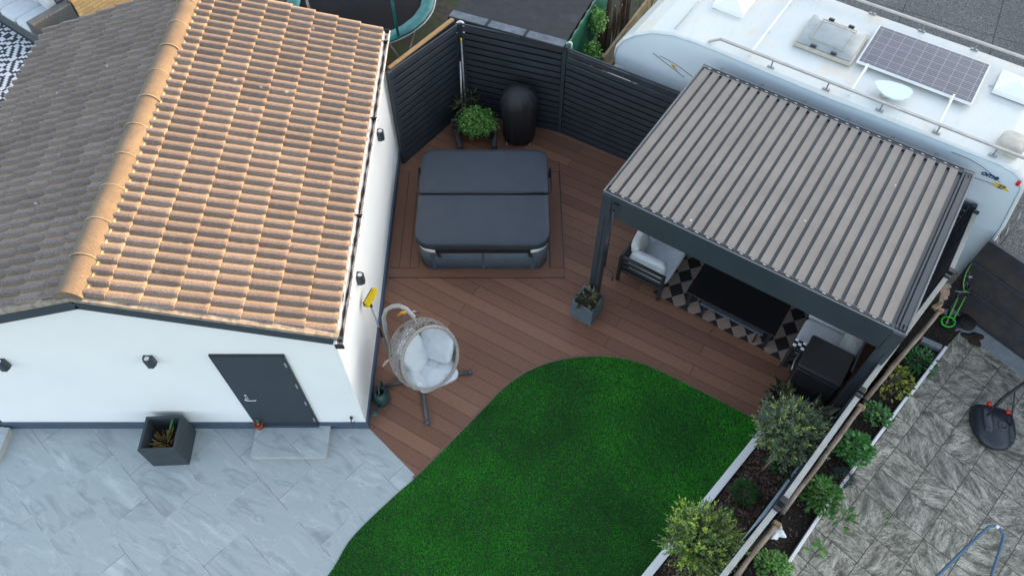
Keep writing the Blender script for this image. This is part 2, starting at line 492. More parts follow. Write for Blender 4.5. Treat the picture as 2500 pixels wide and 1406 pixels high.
M['leaf_bright'] = m_tone('bright_green_leaves', [(0, (.03, .11, .02)), (.5, (.11, .30, .06)), (1, (.30, .50, .14))], .45, .2)
M['leaf_yellow'] = m_tone('lime_leaves', [(0, (.07, .09, .015)), (.5, (.18, .22, .03)), (1, (.34, .36, .05))], .5, .2)
M['leaf_dark'] = m_tone('dark_leaves', [(0, (.018, .022, .014)), (.6, (.04, .05, .022)), (1, (.14, .13, .04))], .35, .1)
M['leaf_blue'] = m_tone('blue_green_needles', [(0, (.03, .05, .045)), (1, (.10, .16, .14))], .6, .1)
M['hebe'] = m_tone('fine_green_leaves', [(0, (.03, .09, .03)), (.6, (.08, .20, .07)), (1, (.17, .33, .11))], .5, .1)
M['driedleaf'] = m_tone('cut_dry_stalks', [(0, (.10, .05, .03)), (.5, (.28, .19, .07)), (1, (.42, .33, .10))], .7, .1)
M['bark'] = m_tone('bark_mulch', [(0, (.03, .018, .014)), (.5, (.095, .06, .048)), (1, (.22, .145, .12))], .85)
M['stalk'] = simple('woody_stem', (.20, .17, .13), .85, 0, .3, 30, .5, 60)

def m_wood(name, c1, c2, rot=(0, 0, 0), scale=(1, 1, 12), weather=None):
    m = NT(name); p = m.map(m.obj(), rot=rot, scale=scale)
    c = m.ramp(m.noise(p, 5, 6, .7), [(.3, c1), (.7, c2)])
    if weather: c = m.mix(m.ramp(m.noise(m.obj(), 4, 4, .6), [(.45, 0.0), (.65, .7)]), c, weather)
    m.col(c); m.rough(.85); m.bump(m.noise(p, 9, 5, .7), .5, .006); return m.m
M['timber'] = m_wood('tan_fence_timber', (.30, .17, .065), (.44, .28, .13), scale=(3, 3, 14))
M['oldwood'] = m_wood('weathered_boards', (.035, .022, .015), (.12, .08, .055), scale=(14, 14, 1), weather=(.16, .13, .11))
M['rail'] = m_wood('weathered_rail', (.11, .075, .055), (.24, .18, .14), rot=(0, 0, R(-45)), scale=(2, 14, 14), weather=(.30, .26, .22))
M['cutwood'] = simple('fresh_cut_timber', (.27, .18, .10), .8, 0, .2, 30)
M['conc_panel'] = m_ground('sandy_concrete_panel', [(.3, (.22, .17, .10)), (.7, (.40, .32, .20))], 5, .5, ((.12, .08, .04), 2.4, .5, .7))

def m_brick():
    m = NT('yellow_brickwork'); p = m.obj()
    br = m.n('ShaderNodeTexBrick', offset=.5); br.inputs['Scale'].default_value = 1
    br.inputs['Brick Width'].default_value = .225; br.inputs['Row Height'].default_value = .075; br.inputs['Mortar Size'].default_value = .006
    br.inputs['Color1'].default_value = (.46, .30, .13, 1); br.inputs['Color2'].default_value = (.60, .43, .21, 1)
    br.inputs['Mortar'].default_value = (.26, .17, .09, 1)
    m.l(m.map(p, rot=(R(-90), 0, 0)), br.inputs['Vector'])
    c = m.mix(m.ramp(m.noise(p, 60, 4, .7), [(.4, .35), (.6, 0.0)]), br.outputs['Color'], (.30, .20, .10))
    m.col(c); m.rough(.9); m.bump(m.math('MULTIPLY', br.outputs['Fac'], -1.0), .5, .006); return m.m
M['brick'] = m_brick()

def m_wicker():
    m = NT('grey_wicker'); p = m.obj()
    ck = m.n('ShaderNodeTexBrick', offset=.5); ck.inputs['Scale'].default_value = 1
    ck.inputs['Brick Width'].default_value = .05; ck.inputs['Row Height'].default_value = .022; ck.inputs['Mortar Size'].default_value = .005
    ck.inputs['Color1'].default_value = (.10, .115, .125, 1); ck.inputs['Color2'].default_value = (.17, .19, .20, 1); ck.inputs['Mortar'].default_value = (.02, .022, .025, 1)
    m.l(m.map(p, rot=(R(40), R(30), 0)), ck.inputs['Vector']); m.col(ck.outputs['Color']); m.rough(.5)
    m.bump(m.math('MULTIPLY', ck.outputs['Fac'], -1.0), .8, .006); return m.m
M['wicker'] = m_wicker()

def m_ruga():
    m = NT('black_white_aztec_rug'); p = m.map(m.obj(), scale=(19, 19, 19))
    fl = m.n('ShaderNodeVectorMath', operation='FLOOR'); m.l(p, fl.inputs[0])
    s = m.n('ShaderNodeSeparateXYZ'); m.l(fl.outputs[0], s.inputs[0])
    x = m.math('PINGPONG', s.outputs[0], 7.0); y = m.math('PINGPONG', s.outputs[1], 7.0)
    d = m.math('ADD', x, y); w = m.math('MODULO', d, 4.0)
    f = m.math('LESS_THAN', w, 2.0)
    m.col(m.mix(f, (.55, .58, .62), (.03, .035, .045))); m.rough(.95); return m.m
M['aztec'] = m_ruga()

def m_harl():
    m = NT('harlequin_rug'); p = m.obj()
    s = m.n('ShaderNodeSeparateXYZ'); m.l(p, s.inputs[0])
    a, b = 1 / .26, 1 / .33          # diamond width and length
    u = m.math('ADD', m.math('MULTIPLY', s.outputs[0], a), m.math('MULTIPLY', s.outputs[1], b))
    v = m.math('SUBTRACT', m.math('MULTIPLY', s.outputs[0], a), m.math('MULTIPLY', s.outputs[1], b))
    t = m.math('ADD', m.math('FLOOR', u), m.math('FLOOR', v))
    f = m.math('MODULO', m.math('ABSOLUTE', t), 2.0)
    c = m.mix(f, (.014, .014, .016), (.32, .235, .195))
    c = m.mix(m.ramp(m.noise(p, 120, 2), [(.3, .2), (.7, 0)]), c, (.05, .04, .04))
    m.col(c); m.rough(.95); return m.m
M['harlequin'] = m_harl()

def m_louvre():
    m = NT('louvre_powder_coat'); p = m.pos()
    c = m.ramp(m.noise(p, 2.2, 4, .6), [(.3, (.215, .19, .165)), (.7, (.265, .232, .202))])
    v = m.vor(p, 2.6); sel = m.ramp(m.noise(m.map(v.outputs['Position'], scale=(5, 5, 5)), 2, 1), [(.42, 0.0), (.44, 1.0)])
    w = m.n('ShaderNodeVectorMath', operation='ADD'); 
    spot = m.ramp(m.math('ADD', v.outputs['Distance'], m.math('MULTIPLY', m.noise(p, 40, 3), .05)), [(.055, .9), (.065, 0.0)])
    c = m.mix(m.math('MULTIPLY', spot, sel), c, (.72, .72, .70))
    c = m.mix(m.ramp(m.noise(p, 14, 6, .75), [(.60, 0.0), (.75, .35)]), c, (.10, .095, .09))
    m.col(c); m.rough(m.ramp(m.noise(p, 5, 4, .6), [(.3, .5), (.7, .62)])); m.b.inputs['Specular IOR Level'].default_value = .35
    return m.m
M['louvre'] = m_louvre()

def m_cover():
    m = NT('hot_tub_vinyl'); p = m.pos()
    c = m.ramp(m.noise(p, 1.3, 4, .6), [(.3, (.028, .041, .058)), (.7, (.036, .046, .060))])
    c = m.mix(m.ramp(m.noise(p, 3, 6, .7), [(.55, 0.0), (.75, .4)]), c, (.055, .056, .058))
    c = m.mix(m.ramp(m.noise(p, 40, 4, .7), [(.72, 0.0), (.76, .6)]), c, (.22, .21, .20))
    m.col(c); m.rough(m.ramp(m.noise(p, 4, 4), [(.3, .42), (.7, .6)])); m.bump(m.noise(p, 260, 3), .15, .002); return m.m
M['cover'] = m_cover()
M['cabinet'] = simple('grey_cabinet_panels', (.085, .11, .14), .55, 0, .12, 6)

def m_gel():
    m = NT('weathered_gelcoat_painted_sun'); p = m.pos()
    c = m.ramp(m.noise(p, .8, 4, .6), [(.3, (.58, .62, .60)), (.7, (.68, .69, .655))])
    c = m.mix(m.ramp(m.noise(p, 1.6, 5, .65), [(.54, 0.0), (.70, .55)]), c, (.66, .53, .34))  # cream patches: dappled sun on the roof, put into the colour
    c = m.mix(m.ramp(m.noise(m.map(m.map(p, rot=(0, 0, R(-56))), scale=(1.0, 6.0, 1.0)), 4, 7, .8), [(.54, 0.0), (.72, .45)]), c, (.40, .43, .41))
    c = m.mix(m.ramp(m.noise(p, 30, 5, .8), [(.70, 0.0), (.74, .75)]), c, (.20, .19, .17))
    m.col(c); m.rough(.32); return m.m
M['gel'] = m_gel()
def m_side():
    m = NT('caravan_side_gloss'); p = m.pos()
    c = m.ramp(m.noise(p, 1.0, 3, .6), [(.3, (.60, .70, .76)), (.7, (.66, .75, .80))])
    m.col(c); m.rough(.22); return m.m
M['side'] = m_side()
M['trimblue'] = simple('pale_blue_trim', (.42, .53, .58), .4)
M['decal_y'] = simple('yellow_vinyl', (.75, .50, .03), .4)
M['decal_b'] = simple('navy_vinyl', (.02, .035, .10), .4)
M['acrylic'] = simple('smoked_acrylic', (.30, .33, .33), .22, 0, .15, 5)
M['acryframe'] = simple('yellowed_frame', (.46, .43, .36), .45, 0, .15, 9)
def m_solar():
    m = NT('solar_cells'); p = m.obj()
    br = m.n('ShaderNodeTexBrick', offset=0.0); br.inputs['Scale'].default_value = 1; br.inputs['Brick Width'].default_value = .17
    br.inputs['Row Height'].default_value = .17; br.inputs['Mortar Size'].default_value = .004; br.inputs['Mortar Smooth'].default_value = 0
    br.inputs['Color1'].default_value = (.045, .046, .066, 1); br.inputs['Color2'].default_value = (.062, .062, .082, 1); br.inputs['Mortar'].default_value = (.25, .26, .28, 1)
    m.l(m.map(p, loc=(.085, .085, 0)), br.inputs['Vector'])
    s = m.n('ShaderNodeSeparateXYZ'); m.l(p, s.inputs[0])
    w = m.math('GREATER_THAN', m.math('SINE', m.math('MULTIPLY', s.outputs[1], 2 * math.pi / .0425)), .86)
    nn = m.noise(p, 35, 3)
    c = m.mix(m.math('MULTIPLY', w, .6), br.outputs['Color'], (.38, .38, .42))
    c = m.mix(m.ramp(nn, [(.5, 0.0), (.7, .3)]), c, (.25, .24, .28))
    m.col(c); m.rough(.25); return m.m
M['solar'] = m_solar()
def m_felt():
    m = NT('mineral_felt'); p = m.pos()
    c = m.ramp(m.noise(p, 5, 8, .7), [(.3, (.012, .014, .017)), (.7, (.026, .029, .034))])
    c = m.mix(m.ramp(m.noise(p, 2.1, 5, .6), [(.6, 0.0), (.8, .4)]), c, (.08, .085, .09))
    c = m.mix(m.ramp(m.noise(p, 17, 6, .8), [(.68, 0.0), (.72, .8)]), c, (.22, .22, .23))
    m.col(c); m.rough(.8); m.bump(m.noise(p, 2.2, 3), .5, .03); return m.m
M['felt'] = m_felt()
M['feltedge'] = simple('worn_grey_felt', (.11, .13, .155), .7, 0, .35, 8, .6, 25)
M['darkboard'] = simple('dark_composite_boards', (.040, .038, .044), .6, 0, .35, 3, .3, 30, dirt=((.08, .055, .04), 3, .5, .6))
M['cap'] = simple('pale_metal_cap', (.30, .31, .29), .45, 0, .1, 10, dirt=((.2, .2, .18), 30, .65, .5))
M['innerfence'] = simple('dark_inner_panel', (.014, .016, .02), .5)
M['rattan'] = simple('grey_rattan_strand', (.26, .243, .225), .6, 0, .2, 30)
M['standmetal'] = simple('grey_stand_tube', (.06, .072, .088), .4, 0, .1)
M['standtop'] = simple('taupe_stand_tube', (.27, .27, .27), .45, 0, .1)
M['bbqcover'] = simple('black_nylon_cover', (.013, .014, .017), .55, 0, .25, 4, .9, 9)
M['mower'] = simple('mower_shell', (.018, .024, .034), .35, 0, .15, 5, dirt=((.07, .08, .09), 9, .6, .4))
M['caster_wall'] = simple('caster_wall_render', (.55, .5, .42), .8)
M['caster_roof'] = simple('caster_roof_tile', (.20, .10, .07), .85)

# ------------------------------------------------------------------ setting
def sheet(name, poly, z, mat, kind='structure', label=None):
    b = MB(); n = len(poly)
    b.add([(p[0], p[1], z) for p in poly], [tuple(range(n))])
    o = b.build(name, mat); tag(o, label, kind=kind); return o

sheet('ground', [(-160, -160), (160, -160), (160, 160), (-160, 160)], -0.03, M['dirt'])
# lawn outline (smooth curve through surveyed points)
def spline(pts, n=10):
    out = []
    for i in range(len(pts) - 1):
        p0 = Vector(pts[max(i - 1, 0)]); p1 = Vector(pts[i]); p2 = Vector(pts[i + 1]); p3 = Vector(pts[min(i + 2, len(pts) - 1)])
        for k in range(n):
            t = k / n
            out.append(tuple(0.5 * ((2 * p1) + (-p0 + p2) * t + (2 * p0 - 5 * p1 + 4 * p2 - p3) * t * t + (-p0 + 3 * p1 - 3 * p2 + p3) * t ** 3)))
    out.append(tuple(pts[-1])); return out
edge = spline([(-3.4, 0.9), (-2.9, 1.7), (-2.38, 2.35), (-2.13, 2.83), (-1.68, 3.33), (-1.31, 3.69), (-.86, 4.19), (-0.42, 4.69), (-0.10, 5.05), (0.24, 5.31), (0.63, 5.48), (1.07, 5.56), (1.57, 5.555), (2.0, 5.44), (2.47, 5.19), (3.03, 4.85), (3.58, 4.50)], 8)
lawn_poly = edge + [(3.44, 4.19), (1.64, 2.30), (0.3, .9)]
deck_poly = [(-2.06, 11.4), (-2.06, 4.39), (-1.31, 3.66)] + [p for p in edge if p[0] > -1.31] + [(4.20, 3.99), (5.95, 5.78), (6.72, 6.98), (.98, 10.5), (-.9, 11.15)]
patio_poly = [(-14, 4.42), (-2.06, 4.42), (-1.30, 3.67)] + [p for p in edge[::-1] if p[0] < -1.33] + [(-14, 0.9)]
sheet('patio', patio_poly, 0.0, M['patio'])
sheet('decking', deck_poly, 0.004, M['deck'])
sheet('lawn_base', lawn_poly, 0.008, M['turfbase'])
# thin board edging that follows the lawn
b = MB()
ed = [Vector((p[0], p[1], 0)) for p in edge if p[0] > -1.36]
for i in range(len(ed) - 1):
    d = (ed[i + 1] - ed[i]).normalized(); nrm = Vector((-d.y, d.x, 0))
    d2 = ((ed[min(i + 2, len(ed) - 1)] - ed[i + 1]).normalized() if i + 2 < len(ed) else d); n2 = Vector((-d2.y, d2.x, 0))
    a, c = ed[i], ed[i + 1]; w = .035
    b.add([a + Vector((0, 0, .016)), c + Vector((0, 0, .016)), c + n2 * w + Vector((0, 0, .016)), a + nrm * w + Vector((0, 0, .016)),
           a, c, c + n2 * w, a + nrm * w], [(0, 1, 2, 3), (3, 2, 6, 7), (0, 4, 5, 1)])
tag(b.build('deck_edging', simple('edging_board', (.15, .082, .062), .65, 0, .15, 20)), kind='structure')
# picture-frame boards round the hot tub
b = MB()
for x0, y0, x1, y1 in ((-2.05, 7.05, .875, 7.25), (.62, 7.25, .875, 9.675), (-2.05, 7.25, -1.55, 9.675)): b.box(((x0 + x1) / 2, (y0 + y1) / 2, .0055), (x1 - x0, y1 - y0, .003))
tag(b.build('joint_shadow_gap', M['black']), kind='structure')
b = MB()
zt = .014
def flat(b, x0, y0, x1, y1, z):
    b.box(((x0 + x1) / 2, (y0 + y1) / 2, z / 2 + .001), (x1 - x0, y1 - y0, z))
flat(b, -2.05, 7.062, .865, 7.248, zt)
flat(b, -2.05, 9.42, -1.62, 9.66, zt); flat(b, .62, 9.43, .865, 9.66, zt)
flat(b, .645, 7.262, .855, 9.418, zt)
for x0, x1 in ((-2.05, -1.878), (-1.866, -1.706), (-1.694, -1.56)): flat(b, x0, 7.262, x1, 9.415, zt)
tag(b.build('decking_border', M['deckborder']), kind='structure')
# right-hand neighbour: slab patio, soil bed, concrete strip ; drive behind
sheet('neighbour_patio', [(7.12, 6.10), (6.66, 5.69), (3.0, 1.90), (2.2, .9), (14, .9), (14, -.5), (14, 3.0), (7.95, 5.32)], 0.0, M['slate'])
sheet('concrete_strip', [(6.72, 6.42), (7.12, 6.46), (12.5, .02), (12.0, -.45), (7.05, 6.05), (6.62, 5.95)], 0.004, M['concrete'])
sheet('flower_bed', [(5.9, 5.75), (6.75, 6.5), (7.05, 6.15), (6.66, 5.67), (3.0, 1.90), (2.6, 1.9)], 0.012, M['bedsoil'])
sheet('driveway', [(1.95, 11.3), (6.9, 7.0), (13.0, 1.6), (60, 1.6), (60, 60), (9, 60), (3.1, 14.0)], -0.012, M['asphalt'])
sheet('neighbour_terrace', [(-30, 11.0), (-8.4, 11.0), (-8.6, 30), (-30, 30)], -0.01, M['slateblue'])

# artificial grass: short blades standing on the lawn base
def inside(poly, x, y):
    c = False; n = len(poly)
    for i in range(n):
        x1, y1 = poly[i]; x2, y2 = poly[i - 1]
        if (y1 > y) != (y2 > y) and x < (x2 - x1) * (y - y1) / (y2 - y1) + x1: c = not c
    return c
rg = np.random.default_rng(3)
N = 230000
xs = rg.uniform(-3.4, 3.6, N); ys = rg.uniform(2.0, 5.6, N)
pl = np.array(lawn_poly)
ins = np.zeros(N, bool)
for i in range(len(pl)):
    x1, y1 = pl[i]; x2, y2 = pl[i - 1]
    if y1 == y2: continue
    m_ = ((y1 > ys) != (y2 > ys)) & (xs < (x2 - x1) * (ys - y1) / (y2 - y1) + x1)
    ins ^= m_
xs, ys = xs[ins], ys[ins]; n = len(xs)
h = rg.uniform(.020, .030, n); w = rg.uniform(.0022, .004, n)
a = rg.uniform(0, 2 * np.pi, n); ln = rg.uniform(.004, .022, n)
# the pile lies in soft swirls
la = 2.2 * np.sin(xs * 1.7 + ys * .9) + 1.4 * np.sin(ys * 2.3 - xs) + rg.normal(0, 1.0, n)
vx = np.zeros((n, 3, 3))
vx[:, 0] = np.stack([xs - np.cos(a) * w, ys - np.sin(a) * w, np.full(n, .009)], 1)
vx[:, 1] = np.stack([xs + np.cos(a) * w, ys + np.sin(a) * w, np.full(n, .009)], 1)
vx[:, 2] = np.stack([xs + np.cos(la) * ln, ys + np.sin(la) * ln, .009 + h], 1)
me = bpy.data.meshes.new('artificial_grass')
me.vertices.add(n * 3); me.vertices.foreach_set('co', vx.reshape(-1))
me.loops.add(n * 3); me.loops.foreach_set('vertex_index', np.arange(n * 3))
me.polygons.add(n); me.polygons.foreach_set('loop_start', np.arange(n) * 3)
me.update(calc_edges=True)
at = me.attributes.new('tone', 'FLOAT', 'FACE'); at.data.foreach_set('value', rg.beta(2, 2, n).astype(np.float32))
me.materials.append(M['turf'])
go = bpy.data.objects.new('artificial_grass', me); COL.objects.link(go)
tag(go, 'short bright green artificial grass of the curved lawn', 'lawn', kind='stuff')

# ------------------------------------------------------------------ the white outbuilding
HX0, HX1, HY0, HY1 = -7.28, -2.09, 4.42, 9.85
RX, EX, SL = -4.67, 2.655, .312           # ridge x, half span, slope
ZR, ZE = 3.50, 2.66
house = thing('garden_building', (RX, HY0, 0), 'white rendered outbuilding with brown tiled roof and dark side door', 'building')
b = MB()
gx = [(HX0, 0), (HX1, 0), (HX1, 2.50), (RX, 3.30), (HX0, 2.50)]
vs = [(x, HY0, z) for x, z in gx] + [(x, HY1, z) for x, z in gx]
b.add(vs, [(0, 1, 2, 3, 4), (9, 8, 7, 6, 5), (1, 6, 7, 2), (0, 4, 9, 5), (2, 7, 8, 3), (4, 3, 8, 9)])
b.build('wall', M['render'], house)
b = MB()
b.box(((HX0 + HX1) / 2, HY0 - .012, .085), (HX1 - HX0 + .06, .03, .17)); b.box((HX1 + .015, (HY0 + HY1) / 2, .085), (.03, HY1 - HY0 - .002, .17))
b.build('plinth', M['slateblue'], house)
# fascia boards along the front gable
b = MB()
for sgn in (1, -1):
    a = Vector((RX, 4.345, 3.365)); e = Vector((RX + sgn * 2.70, 4.345, 3.365 - .295 * 2.70))
    b.beam(a, e, .03, .165, up=(0, 0, 1))
b.build('fascia_board', M['door'], house)
b = MB()
for sgn in (1, -1):
    a = Vector((RX, 4.365, 3.475)); e = Vector((RX + sgn * 2.68, 4.365, 3.475 - .295 * 2.68))
    b.beam(a, e, .10, .05)
b.build('verge_mortar', M['mortar'], house)
# tiled slopes: nine courses a side, 36 rolls; crest attribute drives the worn grey and the painted sun-warm band
def roof_slope(sgn):
    NR, PER, NC = 37, 9, 8
    hy = 4.36
    pitch = .1515
    prof = [(0, 0), (.045, -.42), (.07, .35), (.11, .75), (.19, .96), (.29, 1.0), (.41, .92), (.53, .70), (.64, .42), (.74, .17), (.84, .02)]
    H = .048
    ns = NR * len(prof) + 1
    slope_len = EX / math.cos(math.atan(SL * .945))
    vs, fs, tl, sm, cr = [], [], [], [], []
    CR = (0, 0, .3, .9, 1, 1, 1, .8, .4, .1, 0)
    ex = slope_len / NC
    ang = math.atan((ZR - ZE) / EX)
    T = Vector((sgn * math.cos(ang), 0, -math.sin(ang))); Nn = Vector((sgn * math.sin(ang), 0, math.cos(ang)))
    rr = random.Random(11 + sgn)
    tv = {}
    for c in range(NC):
        s0 = c * ex - .02; s1 = (c + 1) * ex
        lifts = [rr.uniform(-.005, .005) for _ in range(NR + 1)]
        ends = [rr.uniform(-.004, .004) for _ in range(NR + 1)]
        rows = ((s0, .002), (s0 + .03, .003), (s1 - .05, .028), (s1 - .008, .032), (s1 - .002, .029), (s1, .016), (s1 - .002, -.012))
        for row, (s, lf) in enumerate(rows):
            k_ = (1, 1, 1, 1, .95, .85, .0)[row]
            for r in range(NR):
                for ip, (t, hv) in enumerate(prof):
                    yy = hy + (r + t) * pitch
                    p = Vector((RX, yy, ZR)) + T * (s + (ends[r] if row > 0 else 0)) + Nn * (H * hv * k_ + lf + lifts[r] * min(1, row / 4))
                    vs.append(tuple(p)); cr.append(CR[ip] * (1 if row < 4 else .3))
            vs.append(tuple(Vector((RX, hy + NR * pitch, ZR)) + T * s + Nn * lf)); cr.append(0)
    for row in range(NC * 7 - 1):
        for i in range(ns - 1):
            a = row * ns + i
            f = (a, a + 1, a + 1 + ns, a + ns)
            fs.append(f if sgn < 0 else f[::-1])
            tl.append(tv.setdefault((row // 7, i // len(prof) // 2), rr.random())); sm.append(row % 7 < 3)
    me = bpy.data.meshes.new('roof_slope')
    inv = wmat(house).inverted()
    me.from_pydata([tuple(inv @ Vector(v)) for v in vs], [], fs)
    at = me.attributes.new('tile', 'FLOAT', 'FACE'); at.data.foreach_set('value', tl)
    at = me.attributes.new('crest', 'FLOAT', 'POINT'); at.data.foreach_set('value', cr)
    me.polygons.foreach_set('use_smooth', sm)
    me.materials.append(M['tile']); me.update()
    o = bpy.data.objects.new('roof_slope', me); COL.objects.link(o); o.parent = house
    return o
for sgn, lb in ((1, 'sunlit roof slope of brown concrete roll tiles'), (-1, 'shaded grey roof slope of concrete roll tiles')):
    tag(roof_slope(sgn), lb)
# underlay so that nothing shows through between tiles
b = MB()
for sgn in (1, -1):
    b.add([(RX, 4.38, ZR - .03), (RX + sgn * (EX - .05), 4.38, ZE - .02), (RX + sgn * (EX - .05), 9.93, ZE - .02), (RX, 9.93, ZR - .03),
           (RX, 4.38, ZR - .08), (RX + sgn * (EX - .05), 4.38, ZE - .09), (RX + sgn * (EX - .05), 9.93, ZE - .09), (RX, 9.93, ZR - .08)],
          [(0, 1, 2, 3), (4, 7, 6, 5), (0, 4, 5, 1), (3, 2, 6, 7), (1, 5, 6, 2)])
b.build('roof_deck', M['mortar'], house)
# ridge
b = MB(); joints = []
y = 4.33; k = 0
while y < 9.9:
    y1 = min(y + .505, 9.97); r0, r1 = .151, .145
    dz = rnd.uniform(-.006, .006); dx = rnd.uniform(-.006, .006)
    def fn(u, v, y=y, y1=y1, dz=dz, dx=dx):
        a = math.pi * (-.08 + 1.16 * u); r = r0 + (r1 - r0) * v
        return (RX + dx + math.cos(a) * r, y + (y1 + .03 - y) * v, 3.465 + dz + math.sin(a) * r * .95)
    b.grid(fn, 17, 5)
    def fc(u, v, y=y, dz=dz, dx=dx):
        a = math.pi * (-.08 + 1.16 * u); r = r0 * (1.0 if v < .5 else .55)
        return (RX + dx + math.cos(a) * r, y, 3.465 + dz + math.sin(a) * r * .95 * (1 if v < .5 else .6))
    b.grid(fc, 17, 2, smooth=False)
    if k:
        bb = MB(); joints.append(bb); bb.tube([(RX + dx + math.cos(math.pi * (-.08 + 1.16 * i / 16)) * (r0 + .001), y, 3.465 + dz + math.sin(math.pi * (-.08 + 1.16 * i / 16)) * (r0 + .001) * .95) for i in range(17)], .005, 5)
    y = y1; k += 1
rdg = b.build('ridge_capping', M['ridge'], house)
for bb in joints: bb.build('ridge_joint', M['ridgeband'], rdg)
b = MB()
for sgn in (1, -1):
    def fm(u, v, sgn=sgn):
        yy = 4.38 + 5.5 * u
        w = .150 + .05 * v + .014 * math.sin(yy * 41.4 + .6) * v
        return (RX + sgn * w, yy, 3.475 + .012 - .055 * v + .012 * math.sin(yy * 41.5) * v)
    b.grid(fm, 220, 3)
b.build('ridge_bedding', simple('bedding_mortar', (.50, .38, .21), .9, 0, .3, 12, .6, 50), house)
# eaves gutter on the right
gt = MB()
def gut(u, v):
    a = math.pi * (1 + v); y = 4.27 + 5.72 * u
    return (-1.978 + math.cos(a) * .047, y, 2.615 + math.sin(a) * .05)
gt.grid(gut, 30, 9)
def gut2(u, v):
    a = math.pi * (1 + v); y = 4.27 + 5.72 * u
    return (-1.978 + math.cos(a) * .040, y, 2.613 + math.sin(a) * .043)
gt.grid(gut2, 30, 9)
gt.box((-1.930, 7.13, 2.617), (.016, 5.72, .012)); gt.box((-2.022, 7.13, 2.617), (.022, 5.72, .012))
g = gt.build('gutter', M['gutter'], house)
b = MB(); b.box((-2.040, 7.13, 2.55), (.02, 5.7, .14)); b.build('eaves_board', M['gutter_clean'], house)
for yy in (4.26, 9.99):
    b = MB(); b.box((-1.978, yy, 2.60), (.105, .02, .085), bevel=.01); b.build('gutter_end', M['black'], g)
for yy in (9.72, 8.0, 6.2):
    b = MB(); b.box((-1.978, yy, 2.60), (.106, .012, .07), bevel=.008); b.build('gutter_bracket', M['black'], g)
def ms(u, v):
    y = 4.35 + 5.55 * u; w_ = .012 + .012 * mnoise.noise(Vector((y * 3.1, 0, 5))) + .006 * math.sin(y * 23)
    return (-1.985 + .012 * mnoise.noise(Vector((y * 2, 3, 1))) + (v - .5) * 2 * max(.003, w_), y, 2.585 + .008 * (1 - (2 * v - 1) ** 2))
b = MB(); b.grid(ms, 120, 5); b.build('gutter_moss', simple('gutter_debris', (.035, .028, .022), .95, 0, .6, 25, 1.0, 60), g)
# door, seen from above in the gable wall
b = MB(); b.box((-3.215, HY0 - .004, 1.12), (.87, .05, 2.0)); dr = b.build('door', M['door'], house)
b = MB()
for x0 in (-3.66, -2.77): b.box((x0, HY0 - .008, 1.125), (.02, .04, 2.02))
b.box((-3.215, HY0 - .008, 2.135), (.91, .04, .02)); b.build('frame', M['blackmetal'], dr)
b = MB(); b.box((-3.53, HY0 - .035, 1.03), (.04, .014, .16), bevel=.004)
b.tube([(-3.53, HY0 - .04, 1.06), (-3.53, HY0 - .085, 1.06), (-3.50, HY0 - .095, 1.06), (-3.40, HY0 - .09, 1.05), (-3.385, HY0 - .07, 1.05)], .011, 8)
b.tube([(-3.53, HY0 - .04, .99), (-3.53, HY0 - .055, .99)], .012, 8); b.build('handle', M['chrome'], dr)
for z in (.32, .85, 1.35, 1.92):
    b = MB(); b.box((-2.79, HY0 - .033, z), (.018, .012, .10)); b.build('hinge', M['alu'], dr)
b = MB(); b.box((-3.215, HY0 - .03, .115), (.9, .07, .022), bevel=.004); b.build('threshold', M['slateblue'], dr)
b = MB(); b.tube([(-2.25, 4.41, .20), (-2.25, 4.37, .24), (-2.27, 4.36, .30), (-2.26, 4.375, .36)], .009, 6); b.box((-2.26, 4.395, .36), (.04, .03, .04), bevel=.006)
b.build('outdoor_tap', M['black'], house)

# wall lights, one mesh set per light
def wall_light(x, y, z, face, label):
    t = thing('wall_light', (x, y, z), label, 'wall light', 'up and down wall lights on the outbuilding')
    d = Vector(face)
    s_ = Vector((-d.y, d.x, 0))
    b = MB()
    prof = [(-.055, .0), (.055, .0), (.055, .05), (.03, .095), (-.03, .095), (-.055, .05)]
    pts = [(s_ * p[0] + d * p[1]) for p in prof]
    b.prism([(p.x, p.y) for p in pts], -.085, .085)
    b.build('body', M['anthracite'], t, world=False)
    b = MB()
    c = d * .048
    b.lathe([(.001, .0875), (.024, .088), (.030, .0885), (.031, .086)], (c.x, c.y, 0), 16)
    b.build('lens', simple('frosted_lens', (.6, .6, .6), .4), t, world=False)
    return t
wall_light(-4.42, HY0 - .001, 2.03, (0, -1, 0), 'grey wall light on the gable wall above the big cube planter')
wall_light(-6.26, HY0 - .001, 1.95, (0, -1, 0), 'half-visible grey wall light on the gable wall, farthest from the door')
wall_light(HX1 + .001, 8.49, 1.82, (1, 0, 0), 'grey wall light on the side wall level with the slatted fence')
wall_light(HX1 + .001, 5.77, 1.81, (1, 0, 0), 'grey wall light on the side wall just above the yellow brush')

# doorsteps
def step(x0, x1, y0, y1, h, label):
    t = thing('doorstep', ((x0 + x1) / 2, (y0 + y1) / 2, 0), label, 'step', 'tiled doorsteps')
    b = MB(); b.box(((x0 + x1) / 2, (y0 + y1) / 2, h - .012), (x1 - x0, y1 - y0, .024), bevel=.003); b.build('tread', M['patio'], t)
    b = MB(); b.box(((x0 + x1) / 2, (y0 + y1) / 2, (h - .024) / 2), (x1 - x0 - .02, y1 - y0 - .02, h - .024)); b.build('riser', simple('step_edge', (.42, .40, .37), .7, 0, .15, 9), t)
step(-3.66, -2.60, 3.92, 4.39, .11, 'low pale tiled step under the dark door')
step(-8.2, -7.19, 3.86, 4.36, .12, 'cut-off pale tiled step along the plinth, away from the dark door')

